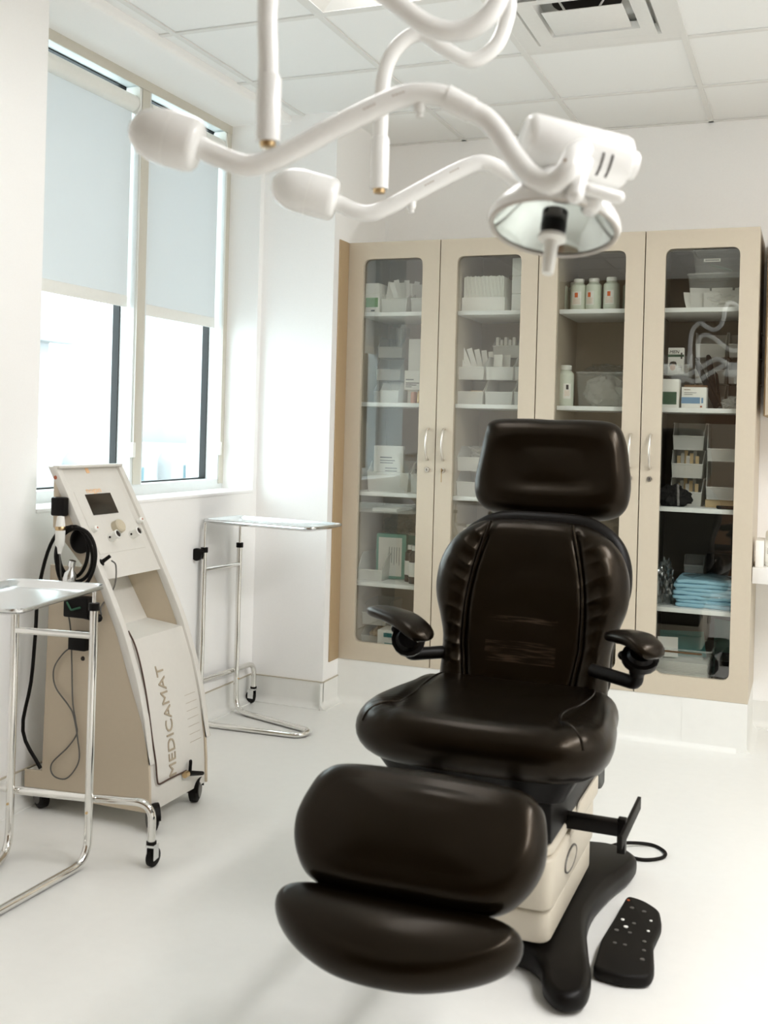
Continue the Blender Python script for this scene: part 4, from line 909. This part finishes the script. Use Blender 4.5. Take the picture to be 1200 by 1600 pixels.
for y, z in ((3.115, .975), (3.392, .985)):
    k = knob(y, z, [(0, 0), (.011, 0), (.010, .016), (.005, .02), (0, .02)], 'plastic_white', 'screw_cap'); p, n, _ = on_front(y, z, .021)
    obj('cap_dot', lathe([(0, 0), (.0035, 0), (.0035, .002), (0, .002)], p, n, 10), 'orange_dot', k, W=True)
tb = text_bm('nogan', .030, .0004, .085)
p, n, up_ = on_front(3.165, 1.097, .0025)
M = Matrix(((0, up_.x, n.x, p.x), (1, up_.y, n.y, p.y), (0, up_.z, n.z, p.z), (0, 0, 0, 1))); tb.transform(M); obj('name_print', tb, 'orange_print', hd, W=True, label='faint orange lettering above the screen')
obj('orange_mark', lathe([(0, 0), (.007, 0), (.007, .002), (0, .002)], (-2.418, Y0-.0005, 1.155), (0, -1, 0), 14), 'orange_dot', MC, W=True)
patch(3.215, 3.232, 1.165, 1.182, .002, 'orange_print', 'orange_mark', hd, 2)
# raised lettering running up the lower front
L0, L1, YL = .140, .515, 3.178
tb = text_bm('MEDICAMAT', .060, .002, L1-L0)
for v in tb.verts:
    z = L0+v.co.x; p, n, _ = on_front(0, z, v.co.z+.0008, .010); y = YL+.0 + (.038-v.co.y)
    v.co = Vector((p.x, y, p.z))
lt = obj('lettering', tb, 'letter_shadow', lower, W=True, label='word MEDICAMAT reading upwards')
for k in range(7): patch(3.315, 3.385, .225+.027*k, .2262+.027*k, .0005, 'letter_shadow', 'vent_slot', lower, 1, .001, .010)
# cable from the recess down the front to its plug
pp = [on_front(3.085, z, .008, .010)[0]+Vector((0, .006*math.sin(z*14), 0)) for z in (.60, .54, .46, .38, .30, .22, .165)]
pp = [Vector((-2.13, 3.085, .648))]+pp+[on_front(y, .145-.02*(y-3.085), .008, .010)[0] for y in (3.10, 3.15, 3.22, 3.27)]
fc_ = obj('front_cable', tube(smooth_path(pp, 6), .0032, 8), 'cord_brown', MC, W=True)
p, n, _ = on_front(3.272, .132, .014, .010); q = p+Vector((.018, .065, -.016))
obj('plug', join(capsule(p, q, .010, 12, .007), capsule(p+Vector((0, .012, .006)), p+Vector((.0, .014, .038)), .006)), 'plastic_black', fc_, W=True)
obj('plug_collar', lathe([(0, 0), (.011, 0), (.011, .02), (0, .02)], p-Vector((0, .024, 0)), (0, 1, 0), 14), 'brass', fc_, W=True)
# jack with thin lead above the recess
p, n, _ = on_front(3.078, .868, .004); j = obj('jack', lathe([(0, 0), (.013, 0), (.013, .006), (.007, .010), (.006, .04), (.0, .04)], p, n+Vector((0, .5, .3)), 14), 'plastic_black', MC, W=True)
e = p+Vector((.035, .012, .01)); obj('lead', tube(smooth_path([e, e+Vector((.012, .01, -.02)), e+Vector((.014, .0, -.09)), e+Vector((0, -.05, -.15)), (-2.205, 3.035, .700), (-2.225, 3.025, .695)], 7), .0026, 8), 'rubber_grey', j, W=True)
# fittings on the near side panel
ys = Y0
hk = obj('accessory_box', bx(-2.412, -2.358, ys-.032, ys-.001, 1.026, 1.090, .006), 'plastic_black', MC, W=True); obj('clip', bx(-2.392, -2.380, ys-.024, ys-.010, 1.012, 1.027, .002), 'brass', hk, W=True)
hh = obj('hose_hook', lathe([(0, 0), (.042, 0), (.043, .012), (.034, .018), (0, .02)], (-2.300, ys-.0, .945), (0, -1, 0), 24), 'plastic_black', MC, W=True)
ring = []
for k in range(84):
    a = 2*PI*k/28; rr = 1+.05*math.sin(k*.55); turn = k/28
    ring.append((-2.318+(.060+.009*turn)*rr*math.sin(a)+.012*turn, ys-.026-.009*turn, .915+(.078+.010*turn)*rr*math.cos(a)-.010*turn))
hose = [(-2.425, ys-.03, .16), (-2.50, ys-.035, .28), (-2.475, ys-.03, .45), (-2.462, ys-.03, .62), (-2.455, ys-.03, .76), (-2.42, ys-.03, .90), (-2.375, ys-.028, .975)]+ring[0:]
cl_ = obj('hose', tube(smooth_path(hose, 4), .0062, 10), 'rubber', MC, W=True)
hp = obj('handpiece', lathe([(0, 0), (.007, .0), (.009, .02), (.016, .03), (.017, .085), (.015, .10), (.012, .125), (.0, .127)], (-2.338, ys-.07, .905), (0, 0, 1), 20), 'plastic_white', MC, W=True, label='white handpiece hung in the hose coil')
obj('handpiece_ring', lathe([(.0165, .078), (.0175, .080), (.0175, .09), (.0165, .092)], (-2.338, ys-.07, .905), (0, 0, 1), 20), 'brass', hp, W=True)
obj('hose_coupling', join(lathe([(0, 0), (.019, .004), (.022, .02), (.020, .042), (.010, .055), (.009, .075), (0, .075)], (-2.305, ys-.065, .800), (.22, 0, 1), 16), lathe([(.0, 0), (.012, 0), (.012, .02), (0, .02)], (-2.293, ys-.065, .865), (.22, 0, 1), 12)), 'steel', cl_, W=True)
mo = obj('cable_clip', bx(-2.335, -2.235, ys-.05, ys-.001, .690, .760, .006), 'plastic_black', MC, W=True)
gl = tube(fillet([(-2.318, ys-.052, .742), (-2.300, ys-.052, .716), (-2.262, ys-.052, .728)], .004), .0035, 6); obj('green_stripe', gl, 'green_print', mo, W=True)
obj('grip', capsule((-2.255, ys-.03, .700), (-2.205, ys-.03, .694), .014, 12), 'plastic_black', mo, W=True)
m2 = obj('connector_block', bx(-2.315, -2.245, ys-.045, ys-.001, .580, .640, .004), 'plastic_black', MC, W=True); obj('lever', bx(-2.362, -2.312, ys-.04, ys-.028, .626, .634, .002), 'plastic_black', m2, W=True)
wr = tube(smooth_path([(-2.338, ys-.07, .905), (-2.337, ys-.055, .80), (-2.325, ys-.022, .66), (-2.322, ys-.012, .54), (-2.315, ys-.010, .40), (-2.300, ys-.010, .33), (-2.295, ys-.010, .29), (-2.33, ys-.010, .24), (-2.395, ys-.010, .175), (-2.385, ys-.010, .135), (-2.330, ys-.010, .135), (-2.283, ys-.010, .20), (-2.29, ys-.012, .28), (-2.308, ys-.014, .355), (-2.33, ys-.014, .385), (-2.385, ys-.013, .44), (-2.395, ys-.012, .50), (-2.36, ys-.012, .555), (-2.32, ys-.014, .585)], 7), .0026, 8)
obj('lead', wr, 'rubber_grey', MC, W=True, label='thin lead looping down the side panel')
obj('screw', lathe([(0, 0), (.008, 0), (.007, .003), (0, .004)], (-2.285, ys-.0, .545), (0, -1, 0), 12), 'gap_dark', MC, W=True)
def caster(parent, x, y, r=.034, rz=0., W=True, m='rubber_grey'):
    a = Vector((math.cos(rz), math.sin(rz), 0)); c = obj('caster', lathe([(0, -.018), (r*.7, -.018), (r, -.012), (r, .012), (r*.7, .018), (0, .018)], (x, y, r), a, 24), 'rubber', parent, W=W)
    obj('wheel_hub', lathe([(0, -.020), (r*.6, -.0195), (r*.6, .0195), (0, .020)], (x, y, r), a, 20), m, c, W=W)
    f = lathe([(r*1.10, -.021), (r*1.10, .021), (r*1.02, .021), (r*1.02, -.021), (r*1.10, -.021)], (x, y, r), a, 20, a0=PI*.0, a1=PI*2); 
    for v in list(f.verts):
        pass
    bmesh.ops.bisect_plane(f, geom=f.verts[:]+f.edges[:]+f.faces[:], plane_co=(x, y, r*1.05), plane_no=(0, 0, -1), clear_outer=True); obj('fork', f, 'plastic_black', c, W=W); return c
caster(MC, -2.005, 3.07, .042, rz=.75); caster(MC, -2.025, 3.37, .042, rz=.3); caster(MC, -2.47, 3.085, .042, rz=1.1); caster(MC, -2.46, 3.385, .042, rz=.4)

# ================================================================== instrument stands
def stand(name, label, loc, rz, zt, tw, tl, ty0):
    """tray stand: two telescoping uprights, a hairpin foot, a cross tube down to two casters; forward = local +y"""
    t = thing('instrument_stand', label, 'tray stand', loc, rz, 'chrome instrument stands'); s = .133; r = .0125
    path = fillet([(-s, 0, .785), (-s, 0, .013), (-.045, .475, .013), (.045, .475, .013), (s, 0, .013), (s, 0, .785)], .075, 8)
    # tighter hairpin nose
    obj('frame_tube', tube(path, r, 14), 'chrome', t)
    obj('cross_tube', tube([(-s, 0, .700), (s, 0, .700)], r*.85, 12), 'chrome', t)
    obj('caster_tube', tube(fillet([(-.325, -.035, .075), (-.325, -.035, .198), (-.18, -.03, .198), (-.12, -.022, .198), (.12, -.022, .198), (.18, -.03, .198), (.325, -.035, .198), (.325, -.035, .075)], .055, 8), r, 14), 'chrome', t)
    bm = B()
    for q in (-1, 1): lathe([(0, 0), (.004, 0), (.004, .004), (0, .005)], (q*s, .0118, .165), (0, 1, 0), 10, bm=bm)
    obj('rivet', bm, 'brass', t)
    for q in (-1, 1):
        cl = obj('collar', lathe([(0, 0), (.0165, 0), (.0165, .022), (0, .022)], (q*s, 0, .778), (0, 0, 1), 18), 'plastic_black', t)
        obj('inner_rod', tube([(q*s, 0, .79), (q*s, 0, zt-.012)], .0062, 10), 'chrome', t)
        if q == name: k = capsule((q*s, 0, .789), (q*(s+.04), 0, .787), .009, 12); lathe([(0, 0), (.028, 0), (.028, .014), (0, .016)], (q*(s+.036), -.006, .772), (q*1, 0, 0), 20, bm=k); obj('clamp_knob', k, 'plastic_black', t)
        x = q*.325; c = obj('caster', lathe([(0, -.009), (.020, -.009), (.029, -.006), (.029, .006), (.020, .009), (0, .009)], (x, -.050, .030), (1, .25*q, 0), 22), 'rubber', t)
        f = B()
        for e in (-1, 1): box(f, x+e*.0125-.0012, x+e*.0125+.0012, -.060, -.028, .026, .070)
        box(f, x-.0137, x+.0137, -.050, -.022, .066, .074, .001); obj('fork', f, 'steel', c); obj('bumper', lathe([(0, .074), (.0155, .074), (.0155, .083), (0, .083)], (x, -.035, 0), seg=16), 'rubber', c)
    # tray with rolled rim
    bm = B(); rows = []
    o0 = rounded([(-tw/2, ty0), (tw/2, ty0), (tw/2, ty0+tl), (-tw/2, ty0+tl)], .045, 6); cx, cy = 0, ty0+tl/2
    for ins, z in ((.0, -.004), (-.003, .002), (.0, .006), (.006, .005), (.012, -.002), (.026, -.014), (.034, -.016)):
        rows.append([bm.verts.new((x-math.copysign(min(abs(x), ins), x), cy+(y-cy)*(1-ins/(tl/2)), zt+z)) for x, y in o0])
    n = len(o0)
    for a, b in zip(rows, rows[1:]):
        for i in range(n): bm.faces.new((a[i], a[(i+1) % n], b[(i+1) % n], b[i]))
    bm.faces.new(rows[-1])
    rows2 = [[bm.verts.new((v.co.x*.995, v.co.y, v.co.z-.0015)) for v in rows[k]] for k in (0, 5, 6)]
    for a, b in zip(rows2, rows2[1:]):
        for i in range(n): bm.faces.new((a[i], b[i], b[(i+1) % n], a[(i+1) % n]))
    bm.faces.new(rows2[-1])
    obj('tray', bm, 'steel', t); return t
stand(0, 'chrome tray stand nearest the camera at the left edge, in front of the console', (-2.150, 2.722, 0), R_(189), .850, .325, .50, -.03)
stand(1, 'chrome tray stand farther back between the console and the pillar', (-2.495, 4.335, 0), R_(-97), .922, .275, .585, -.02)

# ================================================================== ceiling light arms
def lamp_head(t, c, axis, k=1., W=True, housing=None):
    """reflector bowl with rim, glass, lamp socket and handle; c = centre of the rim, axis points out of the bowl"""
    c = Vector(c); a = Vector(axis).normalized(); r = .100*k
    prof = [(r*1.02, .0), (r*1.04, -.006*k), (r*1.02, -.014*k), (r*.97, -.024*k), (r*.80, -.046*k), (r*.60, -.062*k), (r*.45, -.072*k), (r*.38, -.088*k), (r*.25, -.098*k), (0, -.10*k)]
    d = obj('lamp_bowl', lathe(prof, c, a, 44), 'lamp_white', t, W=True)
    obj('bowl_rim', lathe([(r*1.02, 0), (r*.99, .003*k), (r*.94, .001*k), (r*.94, -.004*k)], c, a, 44), 'rim_grey', d, W=True)
    obj('reflector', lathe([(r*.94, -.004*k), (r*.78, -.028*k), (r*.58, -.048*k), (r*.34, -.060*k), (r*.16, -.064*k), (0, -.064*k)], c, a, 44), 'reflector', d, W=True)
    obj('front_glass', lathe([(0, -.0005), (r*.94, -.0005)], c, a, 44), 'pane', d, W=True)
    obj('lamp_socket', lathe([(0, -.03*k), (.020*k, -.03*k), (.020*k, .002*k), (.017*k, .012*k), (0, .012*k)], c, a, 24), 'plastic_black', d, W=True)
    obj('handle', lathe([(0, .012*k), (.022*k, .012*k), (.022*k, .018*k), (.011*k, .022*k), (.0095*k, .072*k), (.008*k, .076*k), (0, .077*k)], c, a, 20), 'plastic_white', d, W=True, label='translucent white sterile handle')
    return d
def light(label, arm, dropp, cw, rt, marks, head, axis, k, hub, sleeve):
    t = thing('surgical_light', label, 'surgical light', hub, group='ceiling mounted light arms')
    A = smooth_path(arm, 8); obj('arm', tube(A, rt, 18), 'lamp_white', t, W=True)
    i0, i1 = sleeve; obj('arm_sleeve', tube(A[i0:i1], rt*1.14, 18), 'lamp_white', t, W=True)
    D = smooth_path(dropp, 8); obj('drop_arm', tube(D, rt*.93, 18), 'lamp_white', t, W=True)
    e = D[-1]; z1 = e.z; dl = obj('drop_sleeve', lathe([(0, 0), (rt*1.12, 0), (rt*1.12, .098), (rt*.95, .104), (0, .104)], (e.x, e.y, z1), (0, 0, 1), 20), 'lamp_white', t, W=True)
    obj('pivot_pin', lathe([(0, 0), (rt*.75, 0), (rt*.7, -.008), (0, -.010)], (e.x, e.y, z1), (0, 0, 1), 16), 'brass', dl, W=True)
    p, q = Vector(cw[0]), Vector(cw[1]); L = (q-p).length; rc = cw[2]
    c = obj('counterweight', lathe([(0, 0), (rc*.30, .002), (rc*.58, .010), (rc*.80, .022), (rc*.94, .038), (rc, .058), (rc*.985, L*.86), (rc*.93, L*.94), (rc*.80, L*.985), (rc*.6, L), (0, L)], p, q-p, 32), 'lamp_white', t, W=True)
    obj('joint_line', lathe([(rc*1.0, L*.56), (rc*1.006, L*.562), (rc*1.006, L*.57), (rc*1.0, L*.572)], p, q-p, 32), 'grid_white', c, W=True)
    for u, dz in marks:
        i = int(u*(len(A)-1)); pt = A[i]; d = (A[i+1]-A[i-1]).normalized(); nrm = (Vector((0, 0, 1.36))-pt); nrm.z = 0; nrm.normalize(); nrm = (nrm-d*nrm.dot(d)).normalized()
        up = d.cross(nrm); M = Matrix(((d.x, up.x, nrm.x, pt.x), (d.y, up.y, nrm.y, pt.y), (d.z, up.z, nrm.z, pt.z), (0, 0, 0, 1)))
        bm = B()
        for g in range(4): lathe([(rt*1.004, -.0105+.0056*g), (rt*1.012, -.0105+.0056*g), (rt*1.012, -.0070+.0056*g), (rt*1.004, -.0070+.0056*g)], pt+nrm*0, d, 8, bm=bm, a0=0, a1=2*PI)
        # keep only the piece that faces the room side
        bmesh.ops.bisect_plane(bm, geom=bm.verts[:]+bm.edges[:]+bm.faces[:], plane_co=pt+nrm*rt*.86, plane_no=-nrm, clear_outer=True)
        if bm.verts: obj('printed_mark', bm, 'lamp_mark', t, W=True)
        else: bm.free()
    i = int(.40*(len(A)-1)); pt = A[i]; kb = capsule(pt+Vector((0, 0, -rt*.6)), pt+Vector((0, 0, -rt*1.35)), .009, 14); lathe([(0, 0), (.006, 0), (.006, .004), (0, .004)], pt+Vector((0, 0, -rt*1.35-.009)), (0, 0, -1), 10, bm=kb); obj('stop_knob', kb, 'lamp_white', t, W=True)
    lamp_head(t, head, axis, k); return t
HUB = (-.46, 1.66, 2.20)
arm_n = [(-.905, 1.458, 1.790), (-.87, 1.472, 1.774), (-.83, 1.488, 1.762), (-.785, 1.505, 1.776), (-.71, 1.535, 1.822), (-.64, 1.564, 1.862), (-.60, 1.58, 1.879), (-.555, 1.597, 1.880), (-.52, 1.612, 1.864), (-.487, 1.626, 1.846), (-.459, 1.625, 1.814), (-.436, 1.613, 1.780), (-.401, 1.584, 1.741), (-.366, 1.566, 1.725), (-.342, 1.564, 1.742), (-.338, 1.590, 1.770), (-.337, 1.64, 1.79)]
drop_n = [(-.445, 1.655, 2.215), (-.468, 1.640, 2.06), (-.49, 1.626, 2.005), (-.53, 1.612, 1.983), (-.575, 1.595, 1.990), (-.63, 1.572, 2.03), (-.70, 1.545, 2.085), (-.755, 1.522, 2.105), (-.795, 1.505, 2.085), (-.808, 1.500, 2.02), (-.805, 1.500, 1.92), (-.802, 1.500, 1.800)]
N_ = light('white ceiling light nearer the camera, with the lamp housing and bowl', arm_n, drop_n, ((-1.003, 1.421, 1.818), (-.900, 1.460, 1.788), .044), .0172, [(.30, 0), (.355, 0)], (-.384, 1.665, 1.676), (-.03, -.28, -.955), 1.0, HUB, (58, 68))
hs = [c for c in N_.children if c.name.startswith('lamp_bowl')][0]
p, q = Vector((-.434, 1.667, 1.820)), Vector((-.290, 1.757, 1.793)); L = (q-p).length
ho_ = obj('lamp_housing', lathe([(0, -.004), (.034, -.003), (.041, .002), (.0435, .010), (.0435, L-.012), (.041, L-.003), (.036, L), (0, L+.002)], p, q-p, 36), 'lamp_white', N_, W=True)
ax = (q-p).normalized(); obj('end_cap', lathe([(0, 0), (.024, 0), (.024, .012), (.022, .016), (0, .016)], q, ax, 24), 'lamp_white', ho_, W=True)
vw = (Vector((0, 0, 1.36))-q).normalized(); vw = (vw-ax*vw.dot(ax)).normalized(); sd = ax.cross(vw); 
for k in (.118, .133):
    bm = B()
    for a in range(7):
        th = R_(8-a*7); d = vw*math.cos(th)+sd*math.sin(th)*(1 if sd.z > 0 else -1); c = p+ax*k+d*.0432
        join(bm, bx(-.0016, .0016, -.0032, .0032, -.0012, .0012, M=Matrix.Translation(c) @ Matrix(((ax.x, ax.cross(d).x, d.x, 0), (ax.y, ax.cross(d).y, d.y, 0), (ax.z, ax.cross(d).z, d.z, 0), (0, 0, 0, 1))).to_4x4()))
    obj('vent_slot', bm, 'gap_dark', ho_, W=True)
obj('yoke', capsule((-.328, 1.591, 1.748), (-.331, 1.570, 1.706), .0130, 16), 'lamp_white', N_, W=True)
obj('yoke_handle', join(capsule((-.315, 1.585, 1.717), (-.276, 1.612, 1.709), .0100, 16), join(capsule((-.312, 1.605, 1.700), (-.318, 1.62, 1.698), .015, 16), capsule((-.328, 1.591, 1.742), (-.332, 1.66, 1.775), .010, 12))), 'lamp_white', N_, W=True)
obj('screw', lathe([(0, 0), (.003, 0), (.003, .001), (0, .001)], (-.343, 1.551, 1.753), (.2, -1, .2), 10), 'lamp_mark', N_, W=True)
ax_h = Vector((-.03, -.28, -.955)).normalized()
obj('bowl_neck', tube([Vector((-.384, 1.665, 1.676))-ax_h*.08, Vector((-.362, 1.71, 1.79))], .028, 18), 'lamp_white', N_, W=True)
arm_f = [(-.895, 1.958, 1.806), (-.86, 1.971, 1.789), (-.83, 1.982, 1.783), (-.79, 1.998, 1.799), (-.71, 2.030, 1.848), (-.645, 2.056, 1.884), (-.612, 2.069, 1.888), (-.575, 2.084, 1.868), (-.54, 2.10, 1.838), (-.52, 2.13, 1.82)]
drop_f = [(-.475, 1.70, 2.215), (-.50, 1.80, 2.27), (-.555, 1.98, 2.29), (-.580, 2.07, 2.235), (-.582, 2.08, 2.19), (-.602, 2.072, 2.125), (-.648, 2.056, 2.093), (-.70, 2.034, 2.115), (-.745, 2.018, 2.143), (-.785, 2.002, 2.117), (-.808, 1.992, 2.06), (-.813, 1.99, 1.95), (-.812, 1.99, 1.832)]
light('white ceiling light farther back, its shorter looking arm ending behind the bowl', arm_f, drop_f, ((-1.012, 1.912, 1.838), (-.890, 1.962, 1.806), .044), .0165, [(.44, 0), (.50, 0)], (-.492, 2.185, 1.776), (-.03, -.28, -.955), .80, (HUB[0], HUB[1]+.001, HUB[2]), (60, 68))
t = thing('ceiling_mount', 'white ceiling column above the picture carrying both light arms', 'ceiling mount', (HUB[0], HUB[1], H))
obj('column', lathe([(0, 2.17), (.034, 2.17), (.036, 2.19), (.036, 2.84), (.09, 2.845), (.09, H+.006), (0, H+.006)], (HUB[0], HUB[1]+.01, 0), (0, 0, 1), 28), 'lamp_white', t, W=True)
